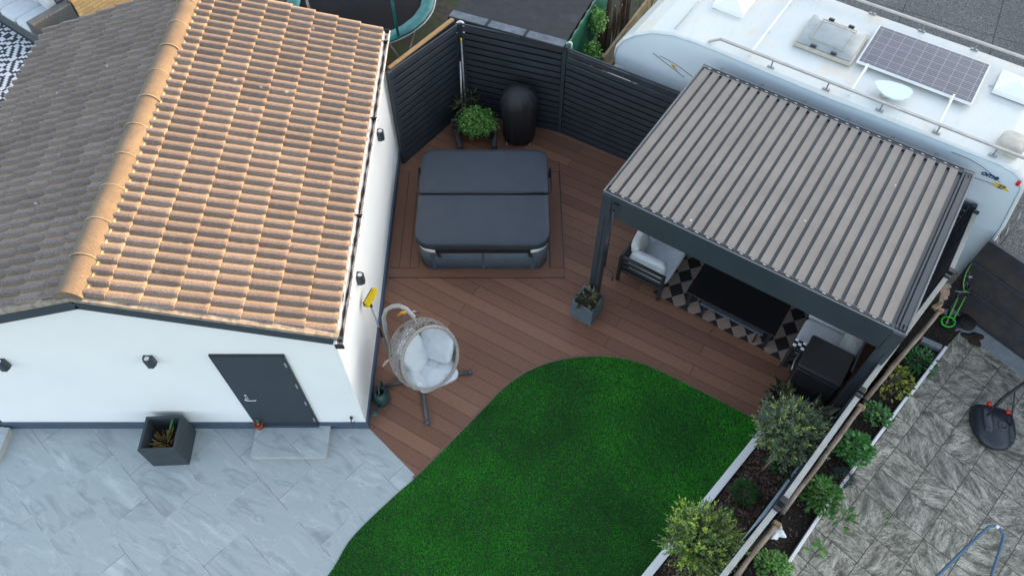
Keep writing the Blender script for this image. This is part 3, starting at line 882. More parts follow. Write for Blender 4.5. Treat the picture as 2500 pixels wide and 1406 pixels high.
# ------------------------------------------------------------------ planters by the building
def square_planter(name, c, w, h, rz, mat, label, fill, group=None, wall=.035):
    t = thing(name, (c[0], c[1], 0), label, 'planter', group, rz)
    b = MB(); o = w / 2; i = o - wall
    zb, zi = 0.0, h - .07
    vs = [(sx * o, sy * o, z) for z in (0, h) for sx, sy in ((-1, -1), (1, -1), (1, 1), (-1, 1))]
    vs += [(sx * i, sy * i, z) for z in (h, fill) for sx, sy in ((-1, -1), (1, -1), (1, 1), (-1, 1))]
    fs = [(3, 2, 1, 0)]
    for k in range(4):
        n_ = (k + 1) % 4
        fs += [(k, n_, n_ + 4, k + 4), (k + 4, n_ + 4, n_ + 8, k + 8), (k + 8, n_ + 8, n_ + 12, k + 12)]
    b.add(vs, fs); b.build('pot', mat, t, world=False)
    b = MB()
    def sf(u, v): 
        x, y = (u - .5) * 2 * i, (v - .5) * 2 * i
        return (x, y, fill + .01 * mnoise.noise(Vector((x * 20, y * 20, c[0]))))
    b.grid(sf, 12, 12); b.build('soil', M['soil'], t, world=False)
    return t
bp = square_planter('square_planter', (-4.79, 4.09), .50, .55, R(2.5), M['planter'], 'big dark grey cube planter with cut-back stalks', .22)
# leaves ----------------------------------------------------------------
def leaf(b, p, d, up, L, W, tone, curl=.15):
    d = Vector(d).normalized(); s_ = d.cross(Vector(up))
    if s_.length < 1e-3: s_ = d.orthogonal()
    s_.normalize(); n_ = s_.cross(d)
    p = Vector(p)
    a = p; m1 = p + d * L * .45 + s_ * W / 2 + n_ * L * curl * .5; m2 = p + d * L * .45 - s_ * W / 2 + n_ * L * curl * .5
    mc = p + d * L * .45 + n_ * L * curl * .32
    e = p + d * L
    b.add([a, m1, e, m2, mc], [(0, 4, 1), (1, 4, 2), (0, 3, 4), (3, 2, 4)], tone)

def rdir(r, zb=-1.0):
    while True:
        v = Vector((r.uniform(-1, 1), r.uniform(-1, 1), r.uniform(zb, 1)))
        if .05 < v.length < 1: return v.normalized()

r_ = random.Random(21)
b = MB()
for i in range(85):
    a = r_.uniform(0, 6.28); rr = r_.uniform(0, .13)
    p = Vector((-.02 + math.cos(a) * rr, -.04 + math.sin(a) * rr, .24)); d = Vector((math.cos(a) * .6, math.sin(a) * .6, r_.uniform(.6, 1.3))).normalized()
    L = r_.uniform(.08, .19)
    b.tube([p, p + d * L], [.008, .006], 5, tone=r_.random())
b.build('cut_stalks', M['driedleaf'], bp, world=False, tone=True)
b = MB()
b.tube([(-.02, -.02, .22), (.05, .02, .40), (.10, .09, .52), (.14, .17, .60)], .006, 5, tone=.6)
for k in range(7):
    t = k / 6; L = .05
for (w0, w1, t0, t1) in ((.004, .035, .3, .55), (.035, .038, .55, .75), (.038, .003, .75, 1.0)):
    q = [Vector((-.02, -.02, .22)).lerp(Vector((.15, .18, .62)), t) + Vector((.02, -.01, .05 * math.sin(t * 3.1))) for t in (t0, t1)]
    s_ = Vector((.5, -.45, .5)).normalized()
    b.add([q[0] - s_ * w0, q[0] + s_ * w0, q[1] + s_ * w1, q[1] - s_ * w1], [(0, 1, 2, 3)], .5)
b.build('leaf', M['leaf'], bp, world=False, tone=True)
b = MB(); b.tube([(-.02 + .17 * math.cos(a / 16 * 6.283), -.04 + .17 * math.sin(a / 16 * 6.283), .225) for a in range(16)], .006, 6, closed=True); b.build('inner_pot_rim', M['black'], bp, world=False)

rp = thing('flower_pot', (-3.63, 4.33, 0), 'small red plastic pot with a green shoot beside the doorstep', 'flower pot')
b = MB(); b.lathe([(.042, .0), (.058, .10), (.064, .10), (.064, .12), (.056, .12), (.054, .10), (.02, .095)], (-3.60, 4.36, .11), 20); b.build('pot', M['terracotta'], rp)
b = MB(); b.lathe([(.05, .0), (.001, .012)], (-3.60, 4.36, .20), 12); b.build('soil', M['soil'], rp)
b = MB(); b.lathe([(.018, 0), (.022, .02), (.012, .045), (.004, .06)], (-3.60, 4.36, .205), 10); b.build('bulb', M['stalk'], rp)
b = MB()
for k in range(3): leaf(b, (-3.60, 4.36, .25), (-.35 + .25 * k, .5, .8), (0, 1, .2), .10, .022, .6)
b.build('leaf', M['leaf'], rp, tone=True)
rp.location = (-3.60, 4.36, .11)
for ch in rp.children: ch.location = (-.03, -.03, -.11)

# ------------------------------------------------------------------ hot tub
tub = thing('hot_tub', (-.48, 8.25, 0), 'grey square hot tub with closed two-part dark cover', 'hot tub')
def rrect(x0, y0, x1, y1, r, n=8):
    out = []
    for cx_, cy_, a0 in ((x1 - r, y0 + r, -90), (x1 - r, y1 - r, 0), (x0 + r, y1 - r, 90), (x0 + r, y0 + r, 180)):
        for k in range(n + 1):
            a = R(a0 + 90 * k / n); out.append((cx_ + r * math.cos(a), cy_ + r * math.sin(a)))
    return out
TX0, TX1, TY0, TY1 = -1.555, .615, 7.20, 9.29
b = MB(); b.prism(rrect(TX0 + .03, TY0 + .03, TX1 - .03, TY1 - .03, .26), 0.0, .47, True); cab = b.build('cabinet', M['cabinet'], tub)
b = MB()
for k in range(1, 6): b.box((-.47, TY0 + .029, .06 + k * .065), (1.55, .006, .006))
for x in (-1.28, -.47, .34): b.box((x, TY0 + .027, .23), (.05, .010, .44))
for x in (-1.38, -1.33, .39, .44): b.box((x, TY0 + .028, .23), (.008, .006, .44))
b.build('panel_trim', simple('cabinet_trim', (.06, .085, .11), .5), cab)
b = MB(); b.prism(rrect(TX0 + .012, TY0 + .012, TX1 - .012, TY1 - .012, .30), .47, .545, True); b.build('shell_rim', M['white'], tub)
def lidpart(y0, y1, rfront, rback, name, lab):
    b = MB()
    def ring(ins, z):
        pts = []
        x0, x1 = TX0 + ins, TX1 - ins; ya, yb = y0 + (ins if rfront else ins * .4), y1 - (ins if rback else ins * .4)
        rf = max(.02, (rfront or .03) - ins); rb = max(.02, (rback or .03) - ins)
        for cx_, cy_, a0, r in ((x1 - rf, ya + rf, -90, rf), (x1 - rb, yb - rb, 0, rb), (x0 + rb, yb - rb, 90, rb), (x0 + rf, ya + rf, 180, rf)):
            for k in range(9):
                a = R(a0 + 90 * k / 8); pts.append((cx_ + r * math.cos(a), cy_ + r * math.sin(a), z))
        return pts
    rings = [ring(.012, .565), ring(.002, .58), ring(0, .69), ring(.006, .708), ring(.02, .717), ring(.10, .7178), ring(.40, .7182)]
    n_ = len(rings[0]); vs = [p for r in rings for p in r]; fs = []
    for i in range(len(rings) - 1):
        for k in range(n_): fs.append((i * n_ + k, i * n_ + (k + 1) % n_, (i + 1) * n_ + (k + 1) % n_, (i + 1) * n_ + k))
    fs.append(tuple(range(n_))[::-1]); fs.append(tuple((len(rings) - 1) * n_ + k for k in range(n_)))
    b.add(vs, fs, 0, True)
    o = b.build(name, M['cover'], tub); o['label'] = lab; return o
lidpart(TY0, 8.245, .26, None, 'cover_panel', 'front half of the tub cover')
lidpart(8.275, TY1, None, .22, 'cover_panel', 'back half of the tub cover')
b = MB(); b.tube([(x, 7.235 if abs(x + .47) < .8 else 7.27, .655) for x in (-1.2, -.8, -.4, 0, .3)], .008, 6)
sk = []
b2 = MB()
for (ya, z0, z1) in ((TY0 + .006, .47, .57),):
    pts = rrect(TX0 + .035, TY0 + .008, TX1 - .035, TY1 - .035, .33)
    fr = [p for p in pts if p[1] < TY0 + .12]
    fr.sort()
    for i in range(len(fr) - 1):
        b2.add([(fr[i][0], fr[i][1], z1), (fr[i + 1][0], fr[i + 1][1], z1), (fr[i + 1][0], fr[i + 1][1], z0), (fr[i][0], fr[i][1], z0)], [(0, 3, 2, 1)])
b2.build('cover_skirt', M['black'], tub)
b = MB()
for s_, x in ((-1, TX0 - .012), (1, TX1 + .012)):
    b.tube([(x + s_ * .02, 8.95, .50), (x + s_ * .03, 8.90, .66), (x + s_ * .03, 8.42, .69), (x + s_ * .015, 8.30, .715), (x - s_ * .10, 8.262, .725)], .014, 8)
    b.box((x + s_ * .02, 8.92, .48), (.03, .05, .16), bevel=.006)
b.tube([(TX0 + .07, 8.262, .725), (-.47, 8.262, .727), (TX1 - .07, 8.262, .725)], .014, 8)
b.build('cover_lifter', M['blackmetal'], tub)
for x in (-1.19, .28):
    b = MB(); b.box((x, TY0 - .004, .50), (.035, .008, .12)); b.box((x + .01, TY0 + .012, .40), (.05, .03, .045), bevel=.006)
    b.tube([(x + .02, TY0 + .0, .45), (x + .05, TY0 - .004, .36), (x, TY0 + .0, .36)], .005, 5)
    b.build('latch', M['black'], tub)

# ------------------------------------------------------------------ slatted screen fence
def screen(a, bpt, za, zb, label, nsl=14, posts=(1, 1), cap=None, back=True, name='fence_panel', group='dark slatted fence panels', gaps=None):
    a = Vector((a[0], a[1], 0)); e = Vector((bpt[0], bpt[1], 0)); d = (e - a).normalized(); n_ = Vector((d.y, -d.x, 0))
    t = thing(name, a, label, 'fence', group)
    b = MB()
    for k in range(nsl):
        f0 = (k + .5) / nsl
        z0 = .03 + (za - .05) * f0; z1 = .03 + (zb - .05) * f0
        w = (za - .05) / nsl * .74
        b.beam(a + d * .05 + Vector((0, 0, z0)), e - d * .05 + Vector((0, 0, z1)), .018, w, bevel=.002)
    b.build('slat_panel', M['fence'], t)
    if posts[0]:
        b = MB(); b.box(a + Vector((0, 0, za / 2 + .01)), (.075, .075, za + .02), rz=math.atan2(d.y, d.x), bevel=.006); b.build('post', M['fence'], t)
    if posts[1]:
        b = MB(); b.box(e + Vector((0, 0, zb / 2 + .01)), (.075, .075, zb + .02), rz=math.atan2(d.y, d.x), bevel=.006); b.build('post', M['fence'], t)
    b = MB(); b.beam(a + Vector((0, 0, za)), e + Vector((0, 0, zb)), .03, .03, bevel=.003); b.build('top_rail', cap or M['fence'], t)
    b = MB(); b.beam(a + d * .04 + Vector((0, 0, .02)), e - d * .04 + Vector((0, 0, .02)), .05, .035); b.build('bottom_rail', M['fence'], t)
    return t
FA, FB, FC, FD = (-1.99, 9.66), (-.925, 11.06), (.90, 10.47), (2.83, 9.29)
FE = (6.66, 7.02)
screen(FA, FB, 2.06, 1.97, 'dark slatted fence panel slanting from the white building', posts=(1, 1))
screen(FB, FC, 1.97, 1.94, 'dark slatted fence panel behind the covered barbecue', posts=(0, 1))
screen(FC, (3.72, 8.76), 1.92, 1.88, 'dark slatted fence panel with see-through gaps near its top', posts=(0, 1))
screen((3.76, 8.735), FE, 1.88, 1.85, 'dark slatted fence panel mostly hidden under the pergola roof', posts=(0, 1))
# old timber fences that stand right behind
def boards(a, e, h, label, mat, topmat=None, off=.07, thick=.02, name='timber_fence', topw=.07, gap=.0):
    a = Vector((a[0], a[1], 0)); e = Vector((e[0], e[1], 0)); d = (e - a).normalized(); n_ = Vector((-d.y, d.x, 0))
    t = thing(name, a + n_ * off, label, 'fence')
    b = MB(); L = (e - a).length; n = int(L / .12)
    rr = random.Random(int(L * 100))
    b.beam(a + n_ * off + Vector((0, 0, h / 2)), e + n_ * off + Vector((0, 0, h / 2)), thick, h)
    b.build('board_panel', mat, t)
    if topmat:
        b = MB(); b.beam(a + n_ * (off + .035) + Vector((0, 0, h + .012)), e + n_ * (off + .035) + Vector((0, 0, h + .012)), topw, .035, bevel=.004); b.build('capping', topmat, t)
    return t
boards((-1.93, 9.75), (-.95, 11.04), 2.02, 'tan topped timber fence behind the slanting slatted panel', M['innerfence'], M['timber'], off=.06)
boards((-.86, 11.06), (.90, 10.50), 1.86, 'old dark board fence right behind the barbecue screen', M['innerfence'], None, off=.06)
boards((.95, 10.46), (6.5, 7.12), 1.60, 'old dark board fence between slatted panel and motorhome', M['innerfence'], None, off=.06)
# white concrete/bracket pieces poking over the fence
for (x, y, s_, lb) in ((-.90, 11.06, .72, 'white curved bracket poking up behind the back fence corner'), (.97, 10.52, .55, 'small white bracket poking up behind the tall fence post')):
    t = thing('post_bracket', (x, y, 1.75), lb, 'bracket', 'white brackets behind the fence')
    b = MB()
    pts = [(math.cos(R(200 - 22 * k)) * .085 * s_, 0, math.sin(R(200 - 22 * k)) * .08 * s_ + .2) for k in range(11)]
    b.tube(pts, .026 * s_, 8); b.build('hoop', M['gutter_clean'], t, world=False)
    for q_ in (-1, 1):
        b = MB(); b.box((q_ * .08 * s_, 0, .09), (.04 * s_, .05, .22)); b.build('leg', M['gutter_clean'], t, world=False)
# side fence towards the right-hand neighbour: pale caps
for (a_, e_, lb) in (((6.62, 6.88), (5.92, 5.85), 'pale-capped dark fence panel nearest the motorhome'),
                     ((5.84, 5.76), (4.25, 4.07), 'pale-capped dark fence panel passing the pergola corner post'),
                     ((4.19, 4.00), (3.02, 2.72), 'pale-capped dark fence panel beside the far olive bush'),
                     ((2.92, 2.63), (1.7, 1.39), 'pale-capped dark fence panel beside the near yellow-green olive bush')):
    t = screen(a_, e_, 1.84, 1.84, lb, nsl=13, cap=M['innerfence'], group='pale capped side fence panels', name='side_fence_panel')
    a = Vector((*a_, 1.862)); e = Vector((*e_, 1.862)); d = (e - a).normalized()
    b = MB(); b.beam(a + d * .03, e - d * .03, .062, .022, bevel=.004); b.build('cap', M['cap'], t)
    for q_, w_ in ((e, .08), (a, .05)):
        b = MB(); b.box(q_ + Vector((0, 0, .012)), (w_, .085, .05), rz=math.atan2(d.y, d.x), bevel=.008); b.build('post_cap', M['blackmetal'], t)
# weathered neighbour fence just beyond it, with round rails
rr = random.Random(9)
for i, (a_, e_, lb) in enumerate((((5.96, 5.59), (4.56, 4.23), 'weathered brown fence with its rail beside the yellow-green shrub'),
                     ((4.47, 4.12), (3.18, 2.76), 'weathered brown fence with its rail beside the large leafy shrub'),
                     ((3.09, 2.63), (1.9, 1.42), 'weathered brown fence with a white scrap hanging by its rail'))):
    a = Vector((*a_, 1.30)); e = Vector((*e_, 1.30)); d = (e - a).normalized()
    t = thing('old_fence', (a.x, a.y, 0), lb, 'fence', 'weathered fences of the right neighbour')
    b = MB(); n = 9
    b.tube([a.lerp(e, k / n) + Vector((rr.uniform(-.006, .006), rr.uniform(-.006, .006), rr.uniform(-.005, .005))) for k in range(n + 1)], [.034 + rr.uniform(-.004, .005) for k in range(n + 1)], 8, flat=.8)
    b.build('rail', M['rail'], t)
    nn = Vector((-d.y, d.x, 0))
    b = MB(); b.beam(Vector((a.x, a.y, .61)) - nn * 0, Vector((e.x, e.y, .61)), .02, 1.22); b.build('board_panel', M['innerfence'], t)
    b = MB(); q = a - d * .0; b.box(q + Vector((0, 0, -.01)), (.05, .10, .10), rz=math.atan2(d.y, d.x) + .2, bevel=.02)
    b.build('cut_post_top', M['cutwood'], t)
t = thing('timber_stack', (5.98, 5.66, 1.30), 'stack of broken pale timber ends on the weathered fence', 'timber')
for k in range(6):
    b = MB(); b.box((5.90 + .045 * k, 5.62 + .065 * k, 1.38 + rr.uniform(-.03, .06)), (.15, .07, .05), rz=R(30 + 33 * k), bevel=.008)
    b.build('offcut', M['rail'] if k % 2 else M['cutwood'], t)

# ------------------------------------------------------------------ pergola
PC = Vector((3.755, 6.82, 0)); PA = R(-33.7)
perg = thing('pergola', PC, 'dark grey aluminium pergola with a closed louvred roof', 'pergola', rz=PA)
HW, HD, PZ = 2.025, 1.55, 2.57
def pbuild(b, name, mat, parent=perg, tone=False): return b.build(name, mat, parent, world=False, tone=tone)
for sx in (-1, 1):
    for sy in (-1, 1):
        b = MB(); b.box((sx * (HW - .075), sy * (HD - .075), PZ / 2 - .01), (.15, .15, PZ - .04), bevel=.006)
        b.box((sx * (HW - .075), sy * (HD - .075), .01), (.19, .19, .016), bevel=.004)
        pbuild(b, 'post', M['anthracite'])
        b = MB(); b.box((sx * (HW - .075) + .012, sy * (HD + .0015), PZ / 2 - .2), (.008, .004, PZ - .5)); pbuild(b, 'post_groove', M['black'])
for sy in (-1, 1):
    b = MB(); b.box((0, sy * (HD - .055), PZ - .11), (2 * HW - .30, .10, .22), bevel=.004); b.box((0, sy * (HD - .062), PZ - .335), (2 * HW - .302, .085, .22), bevel=.004)
    pbuild(b, 'beam', M['anthracite'])
for sx in (-1, 1):
    b = MB(); b.box((sx * (HW - .055), 0, PZ - .11), (.10, 2 * HD - .30, .22), bevel=.004); b.box((sx * (HW - .062), 0, PZ - .335), (.085, 2 * HD - .302, .22), bevel=.004)
    pbuild(b, 'beam', M['anthracite'])
b = MB()
for sx in (-1, 1): b.box((sx * (HW - .012), 0, PZ + .008), (.022, 2 * HD, .022), bevel=.003)
for sy in (-1, 1): b.box((0, sy * (HD - .010), PZ + .006), (2 * HW - .05, .016, .018), bevel=.003)
pbuild(b, 'top_trim', simple('light_trim', (.15, .155, .16), .35, .3))
b = MB(); b.box((0, 0, PZ - .045), (2 * HW - .12, 2 * HD - .12, .01)); pbuild(b, 'gutter_tray', M['blackmetal'])
NL = 25; x0 = -HW + .05; x1 = HW - .16; pw = (x1 - x0) / NL
for k in range(NL):
    xa = x0 + k * pw; y0, y1 = -HD + .075, HD - .075
    # cross-section: small upstand, gently dished pan, rolled right lip, then the low channel
    prof = [(0, -.035), (.0, .002), (.004, .005), (.010, .001), (.055, .0), (.100, .002), (.106, .007), (.110, .003), (.112, -.005), (.113, -.035)]
    s_ = pw / .157; n_ = len(prof)
    lv = MB()
    vs = [(xa + p[0] * s_, y, PZ + p[1]) for y in (y0, y1) for p in prof]
    lv.add(vs, [(i, i + 1, i + 1 + n_, i + n_)[::-1] for i in range(n_ - 1)], 0, False)
    lo = lv.build('louvre', M['louvre'], perg, world=False)
    ch = MB(); ch.box((xa + .137 * s_, 0, PZ - .032), (.044 * s_, 2 * HD - .15, .012)); ch.build('channel', M['anthracite'], lo, world=False)
    for sy in (-1, 1):
        ec = MB(); ec.box((xa + .062 * s_, sy * (HD - .055), PZ - .006), (pw * .96, .040, .020), bevel=.003); ec.build('end_cap', M['black'], lo, world=False)
        cl = MB(); cl.box((xa + .07 * s_, sy * (HD - .052), PZ + .007), (.042, .012, .008), bevel=.002); cl.build('clip', M['alu'], lo, world=False)
for dx in (.0, .045, .09):
    b = MB(); b.box((HW - .135 + dx, 0, PZ - .004 - dx * .05), (.024, 2 * HD - .12, .014), bevel=.003)
    pbuild(b, 'side_gutter', M['anthracite'])
for i, x in enumerate((-1.75, -1.1, -.45, .2, .85, 1.45)):
    b = MB(); b.tube([(x, HD - .01, PZ + .01), (x + .015, HD + .005, PZ + .055), (x + .04, HD, PZ + .065), (x + .045, HD - .01, PZ + .02)], .003, 5)
    pbuild(b, 'cable_hook', M['black'])
b = MB(); b.box((-1.80, -HD - .03, PZ - .11), (.09, .06, .035), bevel=.006); b.tube([(-1.80, -HD - .055, PZ - .13), (-1.80, -HD - .055, PZ - .20)], .012, 8)
b.tube([(-1.80, -HD - .055, PZ - .2), (-1.79, -HD - .06, PZ - .9), (-1.785, -HD - .06, 1.12)], .008, 6)
b.tube([(-1.785, -HD - .06, 1.12), (-1.62, -HD - .10, 1.10), (-1.62, -HD - .10, .97)], .008, 6); b.tube([(-1.62, -HD - .10, 1.06), (-1.62, -HD - .10, .94)], .014, 8)
pbuild(b, 'crank_handle', M['blackmetal'])

# furniture under the pergola, in the pergola's own axes
def pw_(x, y, z=0): 
    v = Matrix.Rotation(PA, 3, 'Z') @ Vector((x, y, z)) + PC; return v
def pthing(name, x, y, label, cat, group=None, z=0, rz=0):
    return thing(name, pw_(x, y, z), label, cat, group, PA + rz)
rug = pthing('harlequin_rug', 0.02, .05, 'black and beige diamond patterned rug under the pergola', 'rug')
b = MB()
def wavy(t, s): return .012 * math.sin(t * 9 + s)
n = 40
pts = [(-1.20 + 2.42 * i / n, -.93 + wavy(i / n * 2, 1)) for i in range(n + 1)] + [(1.22 + .0, -.93 + 1.9 * i / 20) for i in range(1, 21)] + [(1.22 - 2.42 * i / n, .97) for i in range(1, n + 1)]
b.prism(pts, .010, .019); b.build('weave', M['harlequin'], rug, world=False)

def sofa(x, y, flip, label, length=1.9, depth=.80, near='arm'):
    t = pthing('garden_sofa', x, y, label, 'sofa', 'garden sofas under the pergola')
    f = -1 if flip else 1
    def bx(b, cx_, cy_, cz, dx, dy, dz, bev=.004): b.box((f * cx_, cy_, cz), (dx, dy, dz), bevel=bev)
    y0 = -length / 2; y1 = length / 2; xo = -depth / 2; xi = depth / 2
    for (lx, ly, lh) in ((xo + .03, y0 + .03, .62), (xi - .03, y0 + .03, .62), (xo + .03, y1 - .03, .62), (xi - .03, y1 - .03, .62)):
        b = MB(); bx(b, lx, ly, lh / 2, .055, .055, lh); b.build('leg', M['blackmetal'], t, world=False)
    for ly in (y0 + .03, y1 - .03):
        b = MB(); bx(b, 0, ly, .62, depth, .055, .03)
        for z in (.50, .39, .28): bx(b, 0, ly, z, depth - .1, .025, .055)
        b.build('arm', M['blackmetal'], t, world=False)
    b = MB(); bx(b, xo + .03, 0, .66, .03, length, .04)
    for z in (.56, .45, .34): bx(b, xo + .03, 0, z, .025, length - .1, .06)
    b.build('backrest', M['blackmetal'], t, world=False)
    b = MB(); bx(b, 0, 0, .25, depth - .06, length - .06, .03); bx(b, xi - .02, 0, .25, .03, length - .06, .06); b.build('seat_frame', M['blackmetal'], t, world=False)
    for k in range(2):
        b = MB(); b.super((f * .05, y0 + .10 + (length - .2) * (k * 2 + 1) / 4, .34), (depth - .08, (length - .2) / 2 - .01, .15), .28, n=28, m=12, puff=.015); b.build('seat_cushion', M['cushion'], t, world=False)
    return t, f, y0
s1, f, y0 = sofa(-1.43, -.02, False, 'pale-cushioned garden sofa by the small slate-blue planter')
for (c, d, ry, rx, rz, mk, nm) in (((-.26, -.50, .55), (.16, .46, .44), 14, 0, 8, 'cushion_dim', 'pillow'),
                            ((.02, -.76, .50), (.62, .15, .36), 0, -12, 4, 'cushion', 'pillow'),
                            ((-.10, .02, .58), (.15, .60, .50), 22, 0, -38, 'cushion', 'back_cushion'),
                            ((-.26, .55, .56), (.16, .62, .46), 12, 0, 0, 'cushion', 'back_cushion')):
    rot = (Matrix.Rotation(R(rz), 3, 'Z') @ Matrix.Rotation(R(-ry), 3, 'Y') @ Matrix.Rotation(R(rx), 3, 'X'))
    b = MB(); b.super(c, d, .42, rot, 24, 14, puff=.02); b.build(nm, M[mk], s1, world=False)
s2, f, y0 = sofa(1.50, -.20, True, 'pale-cushioned garden sofa behind the black storage box', length=1.55, depth=.86)
for (c, d) in (((.26, -.30, .55), (.24, .62, .40)), ((.26, .36, .55), (.24, .62, .40))):
    b = MB(); b.super(c, d, .42, Matrix.Rotation(R(8), 3, 'Y'), 24, 14, puff=.02); b.build('back_cushion', M['cushion_dim'], s2, world=False)
tb = pthing('low_table', .05, -.36, 'large black low table standing on the diamond rug', 'table')
b = MB(); b.box((0, 0, .44), (1.46, 1.02, .03), bevel=.004); b.build('table_top', simple('black_glass_top', (.008, .008, .009), .35), tb, world=False)
for sx in (-1, 1):
    for sy in (-1, 1):
        b = MB(); b.box((sx * .66, sy * .44, .213), (.05, .05, .424)); b.build('leg', M['blackmetal'], tb, world=False)
bn = pthing('metal_bench', .10, -.80, 'narrow grey-blue bench rail in front of the black table', 'bench')
b = MB(); b.box((0, 0, .30), (1.04, .10, .03), bevel=.004); b.build('seat', simple('slate_bench', (.075, .09, .115), .45), bn, world=False)
for sx in (-1, 1):
    b = MB(); b.box((sx * .44, 0, .142), (.03, .09, .284)); b.build('leg', M['blackmetal'], bn, world=False)
bx_ = pthing('storage_box', 1.53, -1.12, 'black covered storage box in front of a pale sofa', 'storage box')
b = MB(); b.box((0, -.02, .40), (.60, .56, .80), bevel=.02); b.build('body', M['bbqcover'], bx_, world=False)
b = MB(); b.box((0, -.02, .86), (.63, .60, .10), bevel=.03); b.build('lid', M['bbqcover'], bx_, world=False)
b = MB(); b.tube([(-.34, -.25, .62), (-.36, -.1, .64), (-.34, .12, .62)], .012, 6); b.build('handle', M['galv'], bx_, world=False)
# decorative lattice screen by the arm of the right sofa
lt = pthing('metal_basket', 1.13, -.93, 'small white and black lattice basket beside the black box', 'basket')
b = MB()
for i in range(3):
    for j in range(3):
        if (i + j) % 2 == 0: b.box((-.06 + .06 * i + .0, -.06 + .05 * j, .665), (.05, .035, .03), bevel=.004)
b.build('slats', M['white'], lt, world=False)
b = MB(); b.box((0, -.01, .62), (.19, .17, .04), bevel=.004)
for sx in (-1, 1):
    for sy in (-1, 1): b.box((sx * .08, -.01 + sy * .07, .30), (.015, .015, .60))
b.build('frame', M['blackmetal'], lt, world=False)

# small square planters at the pergola posts
def leafy(t, mat, n, spread, height, L, W, seed, z0, name='leaves', toneb=(0, 1), droop=.3, base=.05, world=False, parent=None, off=(0, 0)):
    r = random.Random(seed); b = MB(); st = MB()
    for i in range(n):
        a = r.uniform(0, 6.283); q = r.random() ** .6
        p0 = Vector((off[0] + math.cos(a) * base * r.random(), off[1] + math.sin(a) * base * r.random(), z0))
        hz = height * r.uniform(.5, 1.0) * (1 - .45 * q)
        p1 = Vector((off[0] + math.cos(a) * spread * q, off[1] + math.sin(a) * spread * q, z0 + hz))
        d = (p1 - p0).normalized(); d = (d * .6 + Vector((math.cos(a), math.sin(a), 0)) * .5 + Vector((0, 0, -droop * q)) + rdir(r) * .75).normalized()
        leaf(b, p1, d, (0, 0, 1), L * r.uniform(.6, 1.25), W * r.uniform(.7, 1.2), r.uniform(*toneb), r.uniform(-.25, .3))
        if i % 6 == 0: st.tube([p0, (p0 + p1) / 2 + Vector((0, 0, .03)), p1], .003, 4, tone=.2)
    o = b.build(name, mat, t, world=world, tone=True)
    st.build('stem', M['stalk'], t, world=world)
    return o
sp = square_planter('square_planter', (1.185, 6.38), .37, .40, R(-33.7), M['planter_blue'], 'slate-blue cube planter standing free on the deck with dark leaves', .34, 'slate-blue cube planters', .025)
leafy(sp, M['leaf_dark'], 46, .17, .16, .13, .045, 4, .33, base=.10)
v = pw_(1.28, -1.80)
sp2 = square_planter('square_planter', (v.x, v.y), .37, .46, R(-33.7), M['planter_blue'], 'slate-blue cube planter half hidden behind the olive bush', .40, 'slate-blue cube planters', .025)
leafy(sp2, M['leaf_dark'], 60, .22, .30, .15, .05, 5, .40, base=.1)
v = pw_(1.72, -1.80)
cg = thing('potted_palm', (v.x, v.y, 0), 'dark pot with large dull leaves beside the black box', 'potted plant')
b = MB(); b.lathe([(.10, 0), (.15, .30), (.165, .32), (.15, .33), (.13, .30), (.001, .29)], (0, 0, 0), 20); b.build('pot', M['black'], cg, world=False)
b = MB(); r = random.Random(8)
for i in range(16):
    a = i * .83; d = Vector((math.cos(a), math.sin(a), .55 + r.random() * .5))
    leaf(b, (math.cos(a) * .03, math.sin(a) * .03, .32 + .02 * i), d, (0, 0, 1), .30, .13, r.random() * .6, -.3)
b.build('leaves', M['leaf_dark'], cg, world=False, tone=True)

# ------------------------------------------------------------------ raised white planter along the side fence
rpn = thing('raised_planter', (3.5, 4.0, 0), 'long white raised planter filled with bark beside the lawn', 'planter')
t_ = Vector((.697, .717, 0)); n_ = Vector((.717, -.697, 0))
o0 = Vector((3.50, 4.27, 0)); o1 = Vector((1.30, 1.94, 0)); W = .70; hh = .45
b = MB()
b.beam(o0 + n_ * .05 + Vector((0, 0, hh / 2)), o1 + n_ * .05 + Vector((0, 0, hh / 2)), .10, hh)
b.build('front_wall', M['white'], rpn)
b = MB(); b.beam(o0 + n_ * (W - .0) + Vector((0, 0, hh / 2)), o1 + n_ * (W - .0) + Vector((0, 0, hh / 2)), .08, hh - .004); b.build('back_wall', simple('bluish_white', (.52, .62, .72), .5, 0, .08, 6), rpn)
b = MB(); b.beam(o0 + n_ * .102 - t_ * .03 + Vector((0, 0, hh / 2)), o0 + n_ * (W - .042) - t_ * .03 + Vector((0, 0, hh / 2)), .06, hh - .006)
b.build('end_wall', M['slateblue'], rpn)
b = MB(); b.beam(o0 + n_ * (W / 2 + .02) - t_ * .07 + Vector((0, 0, .18)), o1 + n_ * (W / 2 + .02) + Vector((0, 0, .18)), W - .15, .36); b.build('soil', M['soil'], rpn)
# bark chippings
r = random.Random(31); b = MB()
for i in range(5200):
    s_ = r.uniform(.1, 3.0); q = r.uniform(.13, W - .06)
    p = o0 - t_ * s_ + n_ * q; z = .362 + r.uniform(0, .028)
    L, w, h_ = r.uniform(.025, .065), r.uniform(.012, .026), r.uniform(.004, .009)
    rot = Matrix.Rotation(r.uniform(0, 6.28), 3, 'Z') @ Matrix.Rotation(r.uniform(-.5, .5), 3, 'X') @ Matrix.Rotation(r.uniform(-.4, .4), 3, 'Y')
    b.box((p.x, p.y, z), (L, w, h_), mat=rot, tone=r.random() ** 1.6)
bk = b.build('bark_chippings', M['bark'], tone=True); tag(bk, 'brown bark chippings covering the raised planter', 'bark mulch', kind='stuff')

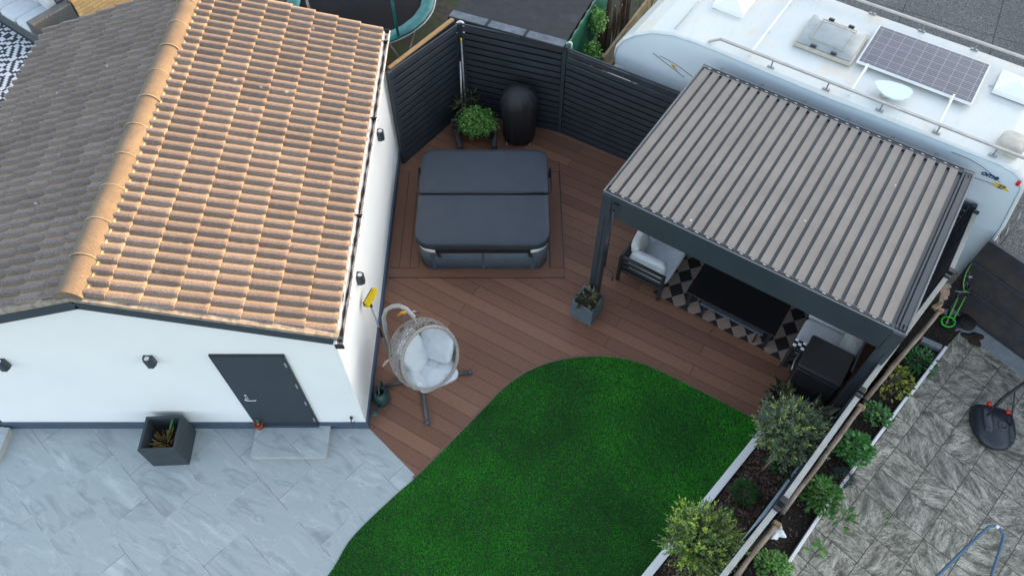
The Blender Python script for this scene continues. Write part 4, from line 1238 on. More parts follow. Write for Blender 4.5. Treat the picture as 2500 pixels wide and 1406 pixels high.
def olive(c, cz, rad, base, label, mat, seed, ntw=420, lean=.0):
    t = thing('olive_bush', (base[0], base[1], .38), label, 'shrub', 'olive bushes in the raised planter')
    r = random.Random(seed); B = Vector((base[0], base[1], .37)); Cn = Vector((c[0], c[1], cz))
    b = MB()
    b.tube([B, B.lerp(Cn, .45) + Vector((.02, -.02, 0)), Cn - Vector((0, 0, .12))], [.022, .017, .012], 8)
    b.tube([B + Vector((.05, -.01, 0)), B.lerp(Cn, .4) + Vector((.05, .0, 0)), Cn - Vector((-.05, 0, .15))], [.016, .013, .009], 8)
    b.build('trunk', M['stalk'], t)
    lf = MB(); tw = MB()
    for i in range(ntw):
        d = rdir(r, -.55); cl = .42 + .72 * (.5 + .5 * mnoise.noise(d * 2.9 + Vector((seed, 0, 0))))
        rr_ = r.random() ** .35
        e = Cn + Vector((d.x * rad[0], d.y * rad[1], d.z * rad[2])) * rr_ * cl
        s0 = Cn + Vector((d.x * rad[0], d.y * rad[1], d.z * rad[2])) * max(.1, rr_ * cl - .45) + Vector((0, 0, -.06))
        tip = (e - s0).normalized(); tip = (tip + Vector((0, 0, .55)) + rdir(r) * .35).normalized()
        L = r.uniform(.12, .24)
        p = [e, e + tip * L * .5 + rdir(r) * .01, e + tip * L]
        tw.tube([s0, e, p[2]], [.004, .003, .0015], 4, caps=False)
        outer = rr_ * cl > .62 and d.z > -.2
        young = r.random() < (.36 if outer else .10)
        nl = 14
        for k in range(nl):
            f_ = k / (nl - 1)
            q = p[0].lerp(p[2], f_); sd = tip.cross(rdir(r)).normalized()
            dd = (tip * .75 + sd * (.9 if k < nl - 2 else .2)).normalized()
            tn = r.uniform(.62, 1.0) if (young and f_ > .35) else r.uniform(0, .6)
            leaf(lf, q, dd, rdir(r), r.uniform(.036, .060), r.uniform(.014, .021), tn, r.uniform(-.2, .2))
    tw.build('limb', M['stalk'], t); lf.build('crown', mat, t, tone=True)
    return t
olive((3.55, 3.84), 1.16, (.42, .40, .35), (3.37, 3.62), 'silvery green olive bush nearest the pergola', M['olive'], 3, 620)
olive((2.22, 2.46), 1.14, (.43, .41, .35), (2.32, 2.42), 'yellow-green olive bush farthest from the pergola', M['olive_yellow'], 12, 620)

def fuzzy_ball(name, c, rad, label, mat, seed, n=1500, L=.05, W=.006, up=.6, cat='shrub', group=None, ground=0.0):
    t = thing(name, (c[0], c[1], ground), label, cat, group)
    r = random.Random(seed); b = MB()
    for i in range(n):
        d = rdir(r, -.15); q = r.uniform(.55, 1.0) * (.9 + .2 * mnoise.noise(d * 3 + Vector((seed, 1, 0))))
        p = Vector((c[0] + d.x * rad[0] * q, c[1] + d.y * rad[1] * q, c[2] + d.z * rad[2] * q))
        dd = (d + Vector((0, 0, up)) + rdir(r) * .5).normalized()
        leaf(b, p, dd, rdir(r), L * r.uniform(.6, 1.3), W * r.uniform(.7, 1.3), min(1, max(0, r.gauss(.5, .22))), 0)
    b.build('foliage', mat, t, tone=True)
    s_ = MB()
    for i in range(14):
        d = rdir(r, .1); s_.tube([(c[0], c[1], ground), (c[0] + d.x * rad[0] * .4, c[1] + d.y * rad[1] * .4, c[2]), (c[0] + d.x * rad[0] * .75, c[1] + d.y * rad[1] * .75, c[2] + d.z * rad[2] * .75)], .004, 4, caps=False)
    s_.build('stems', M['stalk'], t)
    return t
fuzzy_ball('dome_shrub', (3.05, 3.30, .43), (.18, .18, .17), 'round fine-leaved green shrub midway between the two olive bushes', M['hebe'], 2, 2600, .055, .006, ground=.37)
fuzzy_ball('low_shrub', (2.75, 3.01, .41), (.12, .11, .09), 'small low green shrub touching the yellow-green olive bush', M['hebe'], 6, 1100, .045, .006, ground=.37)
t = thing('broadleaf_plant', (3.66, 3.66, .37), 'broad grey-green leaves at the foot of the silvery olive bush', 'plant')
leafy(t, M['leaf'], 34, .20, .12, .16, .075, 17, .0, toneb=(0, .45))

# ------------------------------------------------------------------ egg chair and its stand
EC = Vector((-1.22, 5.04, 1.02))
n0 = Vector((.55, -.66, .46)).normalized()
egg = thing('egg_chair', (-1.35, 5.15, 0), 'grey rattan egg chair with pale cushions on its stand', 'hanging chair')
upv = (Vector((0, 0, 1)) - n0 * n0.z).normalized(); rt = n0.cross(upv) * -1
rt = upv.cross(n0)
def epos(d, s=1.0): return EC + Vector((d.x * .47, d.y * .47, d.z * (.60 if d.z > 0 else .52))) * s
b = MB(); r = random.Random(5)
for i in range(240):
    ax = rdir(r); st_ = rdir(r); a0 = ax.cross(st_)
    if a0.length < .1: continue
    a0.normalize(); a1 = ax.cross(a0); lo = r.uniform(-.55, .55); rad_ = math.sqrt(1 - lo * lo)
    span = r.uniform(1.2, 2.8); ph = r.uniform(0, 6.28); run = []
    for k in range(15):
        th_ = ph + span * k / 14
        d = (ax * lo + (a0 * math.cos(th_) + a1 * math.sin(th_)) * rad_)
        if d.dot(n0) < .42: run.append(epos(d, 1.0 + .012 * math.sin(i)))
        else:
            if len(run) > 2: b.tube(run, .0055, 5, flat=.6)
            run = []
    if len(run) > 2: b.tube(run, .0055, 5, flat=.6)
b.build('basket', M['rattan'], egg)
b = MB(); rad_ = math.sqrt(1 - .44 ** 2); ring = []
e1 = n0.cross(Vector((0, 0, 1))).normalized(); e2 = n0.cross(e1)
for k in range(40):
    a = 2 * math.pi * k / 40; ring.append(epos(n0 * .44 + (e1 * math.cos(a) + e2 * math.sin(a)) * rad_))
b.tube(ring, .024, 8, closed=True)
for k in range(-3, 4):
    pass
b.build('rim', M['rattan'], egg)
# cushions: back-left, back-right, left front arm, seat
back = -Vector((n0.x, n0.y, 0)).normalized(); sidev = Vector((-back.y, back.x, 0))   # sidev points to the picture's left/front
def cush(c, d, fwd, tilt, name, e=.5, puff=.02, roll=0):
    f_ = Vector(fwd).normalized(); y_ = Vector((0, 0, 1)).cross(f_).normalized(); m_ = Matrix((y_, f_ * -1, Vector((0, 0, 1)))).transposed()
    if m_.determinant() < 0: m_ = Matrix((-y_, f_ * -1, Vector((0, 0, 1)))).transposed()
    rot = m_ @ Matrix.Rotation(R(tilt), 3, 'X') @ Matrix.Rotation(R(roll), 3, 'Y')
    b = MB(); b.super(EC + Vector(c), d, e, rot, 26, 14, puff=puff); b.build(name, M['cushion'], egg)
def panel(c, nrm, w, h, t, name, puff=.03, e=.34, roll=0):
    nv = Vector(nrm).normalized(); x_ = Vector((0, 0, 1)).cross(nv).normalized(); z_ = nv.cross(x_)
    rot = Matrix((x_, z_, nv)).transposed() @ Matrix.Rotation(R(roll), 3, 'Z')
    b = MB(); b.super(c, (w, h, t), e, rot, 30, 16, puff=puff); b.build(name, M['cushion'], egg)
panel((-1.37, 5.06, 1.07), (.74, -.34, .36), .46, .62, .13, 'back_cushion')
panel((-1.05, 5.20, 1.02), (-.30, -.76, .48), .50, .48, .14, 'back_cushion')
panel((-1.10, 4.95, .72), (.10, -.20, .97), .60, .50, .15, 'seat_cushion', .06)
panel((-1.36, 4.82, .82), (.66, .34, .55), .46, .24, .14, 'side_cushion', .05)
b = MB()
b.tube([(-1.60, 5.20, .04), (-1.72, 5.27, .6), (-1.75, 5.32, 1.2), (-1.735, 5.34, 1.5), (-1.67, 5.32, 1.72), (-1.58, 5.31, 1.82), (-1.48, 5.30, 1.86), (-1.38, 5.26, 1.84), (-1.28, 5.18, 1.76)], .030, 10)
b.build('stand_arch', M['standtop'], egg)
hub = Vector((-1.38, 5.20, .04))
for e_ in ((-.63, 5.29), (-1.22, 4.47), (-2.00, 5.03), (-1.62, 5.60)):
    b = MB(); b.tube([hub, Vector((e_[0], e_[1], .035))], .026, 8); b.tube([Vector((e_[0], e_[1], .0)), Vector((e_[0], e_[1], .065))], .032, 10); b.build('leg', M['standmetal'], egg)
b = MB(); b.tube([(-1.28, 5.18, 1.77), (-1.265, 5.14, 1.68), EC + Vector((-.03, .06, .58))], .009, 6); b.build('hanging_chain', M['galv'], egg)
b = MB()
for k in range(2): b.tube([(-1.68, 4.98 + .02 * k, 1.0), (-1.76, 4.98 - .05 * k, .93), (-1.80, 4.95 + .04 * k, .85 - .05 * k)], .006, 5)
b.build('tie_cord', M['cable'], egg)

# watering can
wc = thing('watering_can', (-1.93, 4.80, 0), 'dark green watering can on the deck beside the building corner', 'watering can')
b = MB(); b.lathe([(.115, 0), (.125, .02), (.125, .12), (.10, .20), (.065, .24), (.06, .25), (.055, .24), (.05, .19)], (-1.92, 4.86, 0), 24, sy=1.15, cap=False); b.build('body', M['greencan'], wc)
b = MB(); b.tube([(-1.92, 4.76, .05), (-1.94, 4.66, .10), (-1.97, 4.56, .17)], [.028, .02, .014], 10); b.lathe([(.014, 0), (.05, .03), (.052, .036), (.001, .04)], (-1.97, 4.55, .16), 16); b.build('spout', M['greencan'], wc)
b = MB(); b.tube([(-1.92, 4.98, .10), (-1.92, 5.04, .22), (-1.92, 4.98, .34), (-1.92, 4.86, .37), (-1.92, 4.80, .30), (-1.92, 4.79, .24)], .014, 8); b.build('handle', M['greencan'], wc)
# yellow brush leaning on the wall
br_ = thing('brush', (-1.75, 5.30, 0), 'long-handled brush with bright yellow bristles', 'brush')
a = Vector((-1.74, 5.22, .01)); e = Vector((-1.975, 5.66, 1.42))
b = MB(); b.tube([a, a.lerp(e, .5), e], .015, 8); b.build('handle', M['galv'], br_)
b = MB(); b.tube([a.lerp(e, .55), a.lerp(e, .68)], .02, 8); b.tube([a.lerp(e, .93), e + Vector((0, .01, .03))], .02, 8); b.build('grip', M['black'], br_)
ax = Vector((.12, .30, .02)).normalized()
b = MB(); b.beam(e - ax * .13 + Vector((-.01, .03, .05)), e + ax * .13 + Vector((-.01, .03, .05)), .03, .10, up=(0, -.3, 1), bevel=.004); b.build('brush_head', M['black'], br_)
b = MB(); r = random.Random(2)
for i in range(900):
    s_ = r.uniform(-.13, .13); hh_ = r.uniform(-.05, .06)
    p = e + ax * s_ + Vector((0, .03, .05)) + Vector((0, 0, hh_)); q = p + Vector((.055, -.02, .015)) + rdir(r) * .012
    b.tube([p, q], [.004, .003], 3, caps=True)
b.build('bristles', M['yellow'], br_)
sh = thing('garden_tool', (-1.62, 5.70, 0), 'garden tool with an orange D-shaped grip leaning behind the egg chair', 'tool')
b = MB(); b.tube([(-1.55, 5.74, 1.0), (-1.62, 5.90, .1)], .014, 8); b.build('handle', M['galv'], sh)
b = MB(); b.tube([(-1.62, 5.64, 1.08), (-1.56, 5.66, 1.14), (-1.50, 5.70, 1.08), (-1.52, 5.73, 1.00), (-1.58, 5.73, .99)], .014, 8, closed=True); b.build('grip', M['orange'], sh)
b = MB(); b.tube([(-1.56, 5.76, .95), (-1.42, 5.80, .93), (-1.36, 5.84, .85)], .018, 8); b.build('head', M['galv'], sh)

# ------------------------------------------------------------------ covered barbecue, trough of herbs, poles
bq = thing('covered_barbecue', (.13, 10.28, 0), 'barbecue under a wrinkled black cover', 'barbecue')
def wob(a, z): return 1 - .05 * max(0, 1 - abs(math.sin(a * 5.5 + .8 * math.sin(z * 4)))) ** 3 * (1.2 - .6 * z) + (.034 * math.sin(a * 9 + z * 3) + .024 * math.sin(a * 17 + z * 7) + .012 * math.sin(a * 31 - z * 11)) * (1.35 - min(1, z)) + .012 * math.sin(a * 5 - z * 9)
b = MB(); b.lathe([(.285, .06), (.29, .12), (.295, .3), (.305, .5), (.325, .72), (.345, .86), (.34, .95), (.31, 1.05), (.26, 1.13), (.18, 1.20), (.09, 1.235), (.01, 1.245)], (.13, 10.28, 0), 120, sx=1.0, sy=.85, wob=wob)
b.build('cover', M['bbqcover'], bq)
for (x, y) in ((-.10, 10.10), (.33, 10.07), (.36, 10.42), (-.09, 10.45)):
    b = MB(); b.tube([(x - .012, y, .028), (x + .012, y, .028)], .028, 12); b.tube([(x, y, .03), (x, y, .09)], .01, 6); b.build('castor', M['galv'], bq)
tr = thing('herb_trough', (-.72, 10.22, 0), 'black trough with a mound of bright green herbs', 'planter')
b = MB(); b.box((-.70, 10.26, .30), (.78, .26, .20), rz=R(-14), bevel=.01); b.build('trough', M['black'], tr)
for (p, q) in (((-1.10, 10.38, .42), (-.96, 9.96, .02)), ((-.34, 10.30, .32), (-.33, 9.98, .02))):
    b = MB(); b.beam(p, q, .09, .05, bevel=.008); b.tube([Vector(q) + Vector((-.05, -.02, .03)), Vector(q) + Vector((.05, .0, .03))], .035, 10); b.build('leg', M['black'], tr)
r = random.Random(41); b = MB()
for i in range(3400):
    d = rdir(r, -.35); q = r.uniform(.6, 1.0) * (.82 + .30 * (.5 + mnoise.noise(d * 2.6)))
    p = Vector((-.64 + d.x * .37 * q, 10.16 + d.y * .30 * q, .50 + d.z * .30 * q))
    leaf(b, p, (d + rdir(r) * .9).normalized(), d, r.uniform(.025, .045), r.uniform(.022, .036), min(1, max(0, r.gauss(.5, .25))), r.uniform(-.2, .3))
b.build('foliage', M['leaf_bright'], tr, tone=True)
t = thing('withered_plant', (-.80, 10.60, 0), 'withered dark plant in a pot behind the green herbs', 'potted plant')
b = MB(); b.lathe([(.11, 0), (.15, .26), (.16, .28), (.14, .28), (.12, .24), (.001, .23)], (0, 0, 0), 20); b.build('pot', M['planter_blue'], t, world=False)
leafy(t, M['leaf_dark'], 70, .26, .62, .14, .04, 23, .24, base=.09)
for (x0_, y0_, x1_, y1_, h_, lb, mt) in ((-.86, 10.72, -.89, 10.93, 1.70, 'pale grey pole leaning in the back corner with a yellow tip', 'galv'), (-.93, 10.62, -.93, 10.90, 1.30, 'shorter grey pole leaning in the back corner', 'alu')):
    t = thing('leaning_pole', (x0_, y0_, 0), lb, 'pole', 'poles leaning in the fence corner')
    b = MB(); b.tube([(x0_, y0_, .01), ((x0_ + x1_) / 2 - .01, (y0_ + y1_) / 2, h_ / 2), (x1_, y1_, h_)], .017, 8); b.build('shaft', M[mt], t)
    b = MB(); b.tube([(x1_, y1_, h_), (x1_, y1_ + .004, h_ + .06)], .016, 8); b.build('tip', M['yellow'] if h_ > 1.5 else M['black'], t)

# ------------------------------------------------------------------ caravan / motorhome
VA = Vector((.827, -.563, 0)); VB = Vector((.563, .827, 0)); VR = math.atan2(-.563, .827)
def vp(a, bb, z=0): return VA * a + VB * bb + Vector((0, 0, z))
van = thing('motorhome', vp(-1.2, 10.8), 'white motorhome with roof rails and a solar panel', 'motorhome', rz=VR)
vi = wmat(van).inverted()
def vl(a, bb, z=0): return tuple(vi @ vp(a, bb, z))
B0, B1 = 9.62, 11.92
outl = [(-4.44, 1.66), (-4.47, 1.80), (-4.45, 1.96), (-4.35, 2.14), (-4.15, 2.33), (-3.88, 2.49), (-3.52, 2.60), (-3.1, 2.63), (-2.4, 2.63), (-1.0, 2.62), (.6, 2.62), (1.5, 2.61), (1.74, 2.58), (1.86, 2.52), (1.95, 2.36), (2.08, 1.60), (2.10, 1.0), (2.06, .45), (-2.4, .45), (-2.9, .9), (-3.0, 1.56), (-3.5, 1.53), (-3.95, 1.52), (-4.28, 1.56)]
def ext(b, inset, b0, b1, sm=False, side=True):
    cx_, cz_ = -1.1, 1.6
    def sh_(p, k): 
        dx, dz = p[0] - cx_, p[1] - cz_; L = math.hypot(dx, dz); return (p[0] - dx / L * k, p[1] - dz / L * k)
    n = len(outl); rings = []
    for (bb, k) in ((b0, inset), (b0 + inset * .35, inset * .35), (b0 + inset, 0), (b1 - inset, 0), (b1 - inset * .35, inset * .35), (b1, inset)):
        rings.append([vp(sh_(p, k)[0], bb, sh_(p, k)[1]) for p in outl])
    vs = [p for r in rings for p in r]; fs = []
    for i in range(len(rings) - 1):
        for k in range(n): fs.append((i * n + k, i * n + (k + 1) % n, (i + 1) * n + (k + 1) % n, (i + 1) * n + k))
    b.add(vs, fs, 0, sm)
    return rings
b = MB(); rg_ = ext(b, .05, B0, B1); n = len(outl)
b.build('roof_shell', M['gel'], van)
b = MB(); n = len(outl)
b.add(rg_[0], [tuple(range(n))]); b.add(rg_[-1], [tuple(range(n))[::-1]]); b.build('side_panel', M['side'], van)
b = MB(); b.tube([p + VB * -.004 for p in rg_[0]], .011, 6, closed=True); b.build('edge_trim', M['trimblue'], van)
b = MB(); b.tube([vp(a_, bb, 2.632 + .004) for a_, bb in ((-3.50, B0 + .10), (-3.52, B1 - .1))], .012, 6); b.build('roof_seam', M['alu'], van)
b = MB(); b.tube([vp(.95, 11.15, 2.63), vp(1.3, 11.35, 2.63), vp(1.6, 11.7, 2.63)], .008, 5); b.build('roof_seam', M['alu'], van)
# rails
for bb, lab, a0, a1, feet in ((B0 + .09, 'near roof rail', -2.74, 1.70, (-1.88, -1.01, -.21, .60, 1.37)), (B1 - .05, 'far roof rail', -2.6, 1.75, (-1.9, -1.05, -.26, .55, 1.4))):
    b = MB(); pts = [vp(a0 - .18, bb + .02, 2.64), vp(a0, bb, 2.77), vp(a1, bb, 2.77), vp(a1 + .12, bb + .06, 2.74), vp(a1 + .22, bb + .12, 2.64)]
    for i in range(len(pts) - 1): b.beam(pts[i], pts[i + 1], .048, .03, bevel=.004)
    o = b.build('roof_rail', M['railalu'], van); o['label'] = lab
    for f_ in feet:
        b = MB(); b.beam(vp(f_, bb, 2.63), vp(f_ + .0, bb, 2.765), .016, .016); b.box(vp(f_, bb, 2.632), (.11, .045, .018), rz=VR, bevel=.004); b.build('rail_foot', M['galv'], o)
for (a_, b0, b1) in ((-2.24, 9.75, 11.85), (-.68, 9.75, 10.46), (.575, 9.75, 10.50)):
    b = MB(); b.beam(vp(a_, b0, 2.735), vp(a_, b1, 2.735), .028, .02, bevel=.003)
    for q in ([b0 + .05, (b0 + b1) / 2 - .3, b1 - .5] if b1 - b0 > 1 else [b0 + .05, b1 - .05]): b.beam(vp(a_, q, 2.63), vp(a_, q, 2.73), .02, .05)
    b.build('roof_crossbar', M['white'], van)
# solar panel
b = MB(); b.box(vp(0, 11.0, 2.69), (1.70, 1.05, .035), rz=VR, bevel=.003); fr = b.build('solar_frame', M['white'], van)
so = MB(); so.box((0, 0, 0), (1.65, 1.0, .006)); o = so.build('solar_glass', M['solar'], None); o.parent = fr
o.matrix_basis = Matrix.Translation(vi @ vp(0, 11.0, 2.712)); 
# big rooflight
rl = MB(); rl.box(vp(-1.355, 10.80, 2.665), (.92, .86, .07), rz=VR, bevel=.02); o = rl.build('rooflight', M['acryframe'], van)
b = MB()
def dome(u, v):
    x, y = (u - .5) * .86, (v - .5) * .80
    z = 2.708 + .052 * (1 - (2 * u - 1) ** 4) * (1 - (2 * v - 1) ** 4)
    p = vp(-1.355, 10.80) + VA * x + VB * y; return (p.x, p.y, z)
b.grid(dome, 12, 12); b.build('rooflight_dome', M['acrylic'], o)
b = MB(); b.tube([vp(-1.355 + x, 10.80 + y, 2.762) for x, y in ((-.27, -.28), (.27, -.28), (.27, .28), (-.27, .28))], .009, 6, closed=True)
b.build('dome_ridge', M['acryframe'], o)
for (x, y) in ((-.16, .39), (.16, .39), (-.16, -.39), (.16, -.39)):
    b = MB(); b.box(vp(-1.355 + x, 10.80 + y, 2.735), (.09, .05, .03), rz=VR, bevel=.006); b.build('dome_catch', M['black'], o)
# pyramidal vents
for (a_, bb, lab) in ((-3.0, 10.82, 'square roof vent over the cab'), (1.28, 11.26, 'square roof vent beside the solar panel')):
    b = MB(); w_ = .26
    vs = [vp(a_ + sx * w_, bb + sy * w_, z) for z in (2.63, 2.70) for sx, sy in ((-1, -1), (1, -1), (1, 1), (-1, 1))] + [vp(a_, bb, 2.80)]
    b.add(vs, [(0, 1, 5, 4), (1, 2, 6, 5), (2, 3, 7, 6), (3, 0, 4, 7), (4, 5, 8), (5, 6, 8), (6, 7, 8), (7, 4, 8)]); o = b.build('roof_vent', M['white'], van); o['label'] = lab
b = MB(); b.super(vp(1.52, 10.02, 2.66), (.34, .42, .22), .6, Matrix.Rotation(VR, 3, 'Z'), 24, 12); o = b.build('roof_dome', M['acryframe'], van)
# aerial with rounded-triangle plate
b = MB(); b.lathe([(.07, 0), (.06, .03), (.03, .09)], vp(-.25, 10.06, 2.63), 16); o = b.build('aerial_base', M['acryframe'], van)
pts = []
for (px_, py_, r_c) in ((-.50 + .10, 10.13 , .07), (.0, 10.22, .05), (-.06, 9.95, .09)):
    pass
tri = [(-.47, 10.12), (-.42, 10.19), (-.30, 10.26), (-.10, 10.29), (.03, 10.27), (.07, 10.20), (.05, 10.05), (-.02, 9.95), (-.12, 9.90), (-.25, 9.92), (-.38, 10.00)]
b = MB(); b.prism([(vp(x, y).x, vp(x, y).y) for x, y in tri], 2.725, 2.745); b.build('aerial_plate', M['side'], o)
# rear ladder, bumper, wheels, cab
for z_ in (0,):
    b = MB()
    for q in (0.0, .34):
        b.tube([vp(2.02, B0 + .25 + q, 2.62), vp(2.16, B0 + .2 + q, 2.40), vp(2.22, B0 + .2 + q, 1.2), vp(2.22, B0 + .2 + q, .5)], .016, 8)
    for k in range(6): b.tube([vp(2.20, B0 + .2, .7 + .3 * k), vp(2.20, B0 + .54, .7 + .3 * k)], .012, 6)
    b.build('ladder', M['galv'], van)
b = MB(); b.box(vp(2.20, 10.77, .50), (.18, 2.2, .22), rz=VR, bevel=.03); b.build('bumper', M['white'], van)
for a_ in (1.0, -3.25):
    for bb in (B0 + .14, B1 - .14):
        b = MB(); b.tube([vp(a_, bb - .1, .33), vp(a_, bb + .1, .33)], .33, 24); w1 = b.build('wheel', M['rubber'], van)
        b = MB(); b.tube([vp(a_, bb - .108, .33), vp(a_, bb + .108, .33)], .19, 20); b.build('rim', M['alu'], w1)
b = MB(); cab_ = [(-4.75, .45), (-4.80, .85), (-4.25, 1.02), (-3.75, 1.50), (-3.02, 1.54), (-2.95, .45)]
rings = [[vp(p[0], q, p[1]) for p in cab_] for q in (B0 + .16, B1 - .16)]
b.add(rings[0] + rings[1], [tuple(range(6)), tuple(range(6, 12))[::-1]] + [(i, i + 6, (i + 1) % 6 + 6, (i + 1) % 6) for i in range(6)])
b.build('cab', M['white'], van)
b = MB(); b.add([vp(-4.20, B0 + .28, 1.06), vp(-3.80, B0 + .28, 1.46), vp(-3.80, B1 - .28, 1.46), vp(-4.20, B1 - .28, 1.06)], [(0, 1, 2, 3)])
for o_ in range(4):
    x, y, z = b.v[o_]; b.v[o_] = (x - .012 * VA.x, y - .012 * VA.y, z + .012)
b.build('windscreen', M['acrylic'], van)
# decals on the near side
def decal(name, pts, mat, off=.006):
    b = MB(); b.add([vp(p[0], B0 - off, p[1]) for p in pts] + [vp(p[0], B0 - off + .004, p[1]) for p in pts], [tuple(range(len(pts)))] + [(i, (i + 1) % len(pts), (i + 1) % len(pts) + len(pts), i + len(pts)) for i in range(len(pts))]); return b.build(name, mat, van)
decal('decal_arrow', [(-3.42, 2.05), (-3.34, 2.018), (-3.26, 1.985), (-3.34, 2.008), (-3.375, 2.028), (-3.36, 2.045), (-3.30, 2.062), (-3.37, 2.066)], M['decal_y'])
b = MB()
b.tube([vp(-3.62 + .9 * t, B0 - .006, 2.13 - .05 * t + .10 * t * t * 0 - .22 * t * t) for t in [i / 10 for i in range(11)]], .004, 4)
b.tube([vp(-3.75 + .62 * t, B0 - .006, 2.13 - .21 * t) for t in [i / 10 for i in range(11)]], .004, 4)
b.build('decal_line', M['decal_b'], van)
tri2 = [(1.74, 2.30), (1.60, 2.335), (1.60, 2.31), (1.35, 2.42), (1.60, 2.285), (1.58, 2.25)]
decal('decal_arrow', [(1.82, 2.245), (1.68, 2.325), (1.68, 2.30), (1.56, 2.315), (1.63, 2.27), (1.55, 2.235), (1.66, 2.235)], M['decal_y'])
b = MB()
b.tube([vp(.9 + .75 * t, B0 - .006, 2.50 + .02 * math.sin(3.14 * t) - .17 * t * t) for t in [i / 10 for i in range(11)]], .0035, 4)
b.tube([vp(.9 + .70 * t, B0 - .006, 2.31 - .05 * math.sin(3.14 * t) - .04 * t * t) for t in [i / 10 for i in range(11)]], .0035, 4)
b.build('decal_line', M['decal_b'], van)
def text_on(txt, a_, z_, size, mat, parent, name):
    cu = bpy.data.curves.new(name, 'FONT'); cu.body = txt; cu.size = size; cu.extrude = .002; cu.offset = .003
    tmp = bpy.data.objects.new(name, cu); COL.objects.link(tmp)
    dg = bpy.context.evaluated_depsgraph_get(); me = bpy.data.meshes.new_from_object(tmp.evaluated_get(dg))
    bpy.data.objects.remove(tmp)
    me.materials.clear(); me.materials.append(mat); me.name = name
    X = VA; Z = Vector((0, 0, 1)); Y = X.cross(Z)
    rot = Matrix((X, Z, -VB)).transposed().to_4x4()
    me.transform(Matrix.Shear('XZ', 4, (0, 0)) if False else Matrix.Identity(4))
    for v_ in me.vertices: v_.co.x += v_.co.y * .22
    me.transform(vi @ (Matrix.Translation(vp(a_, B0 - .008, z_)) @ rot))
    o = bpy.data.objects.new(name, me); COL.objects.link(o); o.parent = parent; return o
text_on('ome', 1.37, 2.345, .125, M['decal_b'], van, 'lettering')
text_on('27', 1.64, 2.24, .09, M['decal_b'], van, 'lettering')
b = MB(); b.super(vp(1.83, B0 - .012, 2.44), (.05, .03, .10), .6, Matrix.Rotation(VR, 3, 'Z'), 14, 8); b.build('marker_light', M['red'], van)

# ------------------------------------------------------------------ back gardens
tp = thing('trampoline', (-3.07, 13.37, 0), 'round garden trampoline with a black mat and a teal edge pad', 'trampoline')
c = Vector((-3.07, 13.37, .85))
b = MB(); b.lathe([(.01, -.012), (1.24, -.006), (1.245, .0), (1.24, .004), (.01, -.004)], c, 64); b.build('mat', simple('jump_mat', (.006, .006, .008), .8, 0, .3, 3, spec=.2), tp)
b = MB(); b.lathe([(1.235, .008), (1.24, .025), (1.38, .035), (1.49, .025), (1.50, -.02), (1.44, -.03)], c, 72, wob=lambda a, z: 1 + .006 * math.sin(a * 23), cap=False); b.build('edge_pad', M['teal'], tp)
b = MB(); b.tube([(c.x + 1.50 * math.cos(i / 64 * 6.2832), c.y + 1.50 * math.sin(i / 64 * 6.2832), .81) for i in range(64)], .022, 8, closed=True); b.build('frame_ring', M['galv'], tp)
for a_ in (-50, -130, 40, 130):
    a0 = R(a_); b = MB()
    for da in (-.22, .22): b.tube([c + Vector((1.46 * math.cos(a0 + da), 1.46 * math.sin(a0 + da), -.04)), (c.x + 1.40 * math.cos(a0), c.y + 1.40 * math.sin(a0), .03)], .02, 8)
    b.build('leg', M['galv'], tp)
for a_ in (-54, -118, 20, 160):
    a0 = R(a_); b = MB(); p = c + Vector((1.47 * math.cos(a0), 1.47 * math.sin(a0), -.05)); b.tube([p, p + Vector((-.03, .05, .8)), p + Vector((-.05, .12, 1.7))], .028, 8); b.build('net_pole', M['teal'] if a_ > -100 else M['galv'], tp)

sd_ = thing('garden_shed', (.1, 11.2, 0), 'shed with a flat black felt roof beyond the back fence', 'shed')
def shz(y): return 1.97 + (y - 10.9) * .03
sp_ = [(-1.10, 11.27), (.86, 10.42), (1.62, 12.15), (-.35, 13.0)]
b = MB(); q = [(-1.0, 11.40), (.82, 10.62), (1.5, 12.1), (-.3, 12.9)]; b.prism(q, 0, 1.90); b.build('wall', M['oldwood'], sd_)
b = MB(); b.prism(sp_, 1.92, 1.975); rf = b.build('roof', M['felt'], sd_)
b = MB(); p0, p1 = Vector((-1.11, 11.26, 1.98)), Vector((.87, 10.41, 1.98)); dn = (p1 - p0).normalized(); nn = Vector((-dn.y, dn.x, 0))
for i in range(3):
    s0, s1 = i / 3 + .003, (i + 1) / 3 - .003
    b.beam(p0.lerp(p1, s0) + nn * .09, p0.lerp(p1, s1) + nn * .09, .18, .012)
b.build('felt_flashing', M['feltedge'], rf)
b = MB(); b.beam(p0 - nn * .012 - Vector((0, 0, .04)), p1 - nn * .012 - Vector((0, 0, .04)), .02, .09)
for i in (1, 2):
    q0 = p0.lerp(p1, i / 3) + Vector((0, 0, .012)); b.beam(q0 - nn * 0, q0 + nn * .2, .05, .01)
b.build('felt_lap', M['felt'], rf)
tpn = thing('green_tarpaulin', (1.2, 11.5, 0), 'creased green tarpaulin hanging down the side of the shed', 'tarpaulin')
b = MB()
def tf(u, v):
    t = u; p = Vector((.90, 10.46, 0)).lerp(Vector((1.66, 12.2, 0)), t)
    w_ = .02 + (.03 + .10 * t) * v + .02 * math.sin(t * 14 + v * 2) * v + .012 * math.sin(t * 31) * v
    return (p.x + w_ * .92, p.y - w_ * .4, 1.99 - 1.25 * v * (.6 + .4 * math.sin(t * 4 + .5)) + .02 * math.sin(t * 40))
b.grid(tf, 60, 10); tob = b.build('sheet', M['tarp'], tpn)
md = tob.modifiers.new('thickness', 'SOLIDIFY'); md.thickness = .006

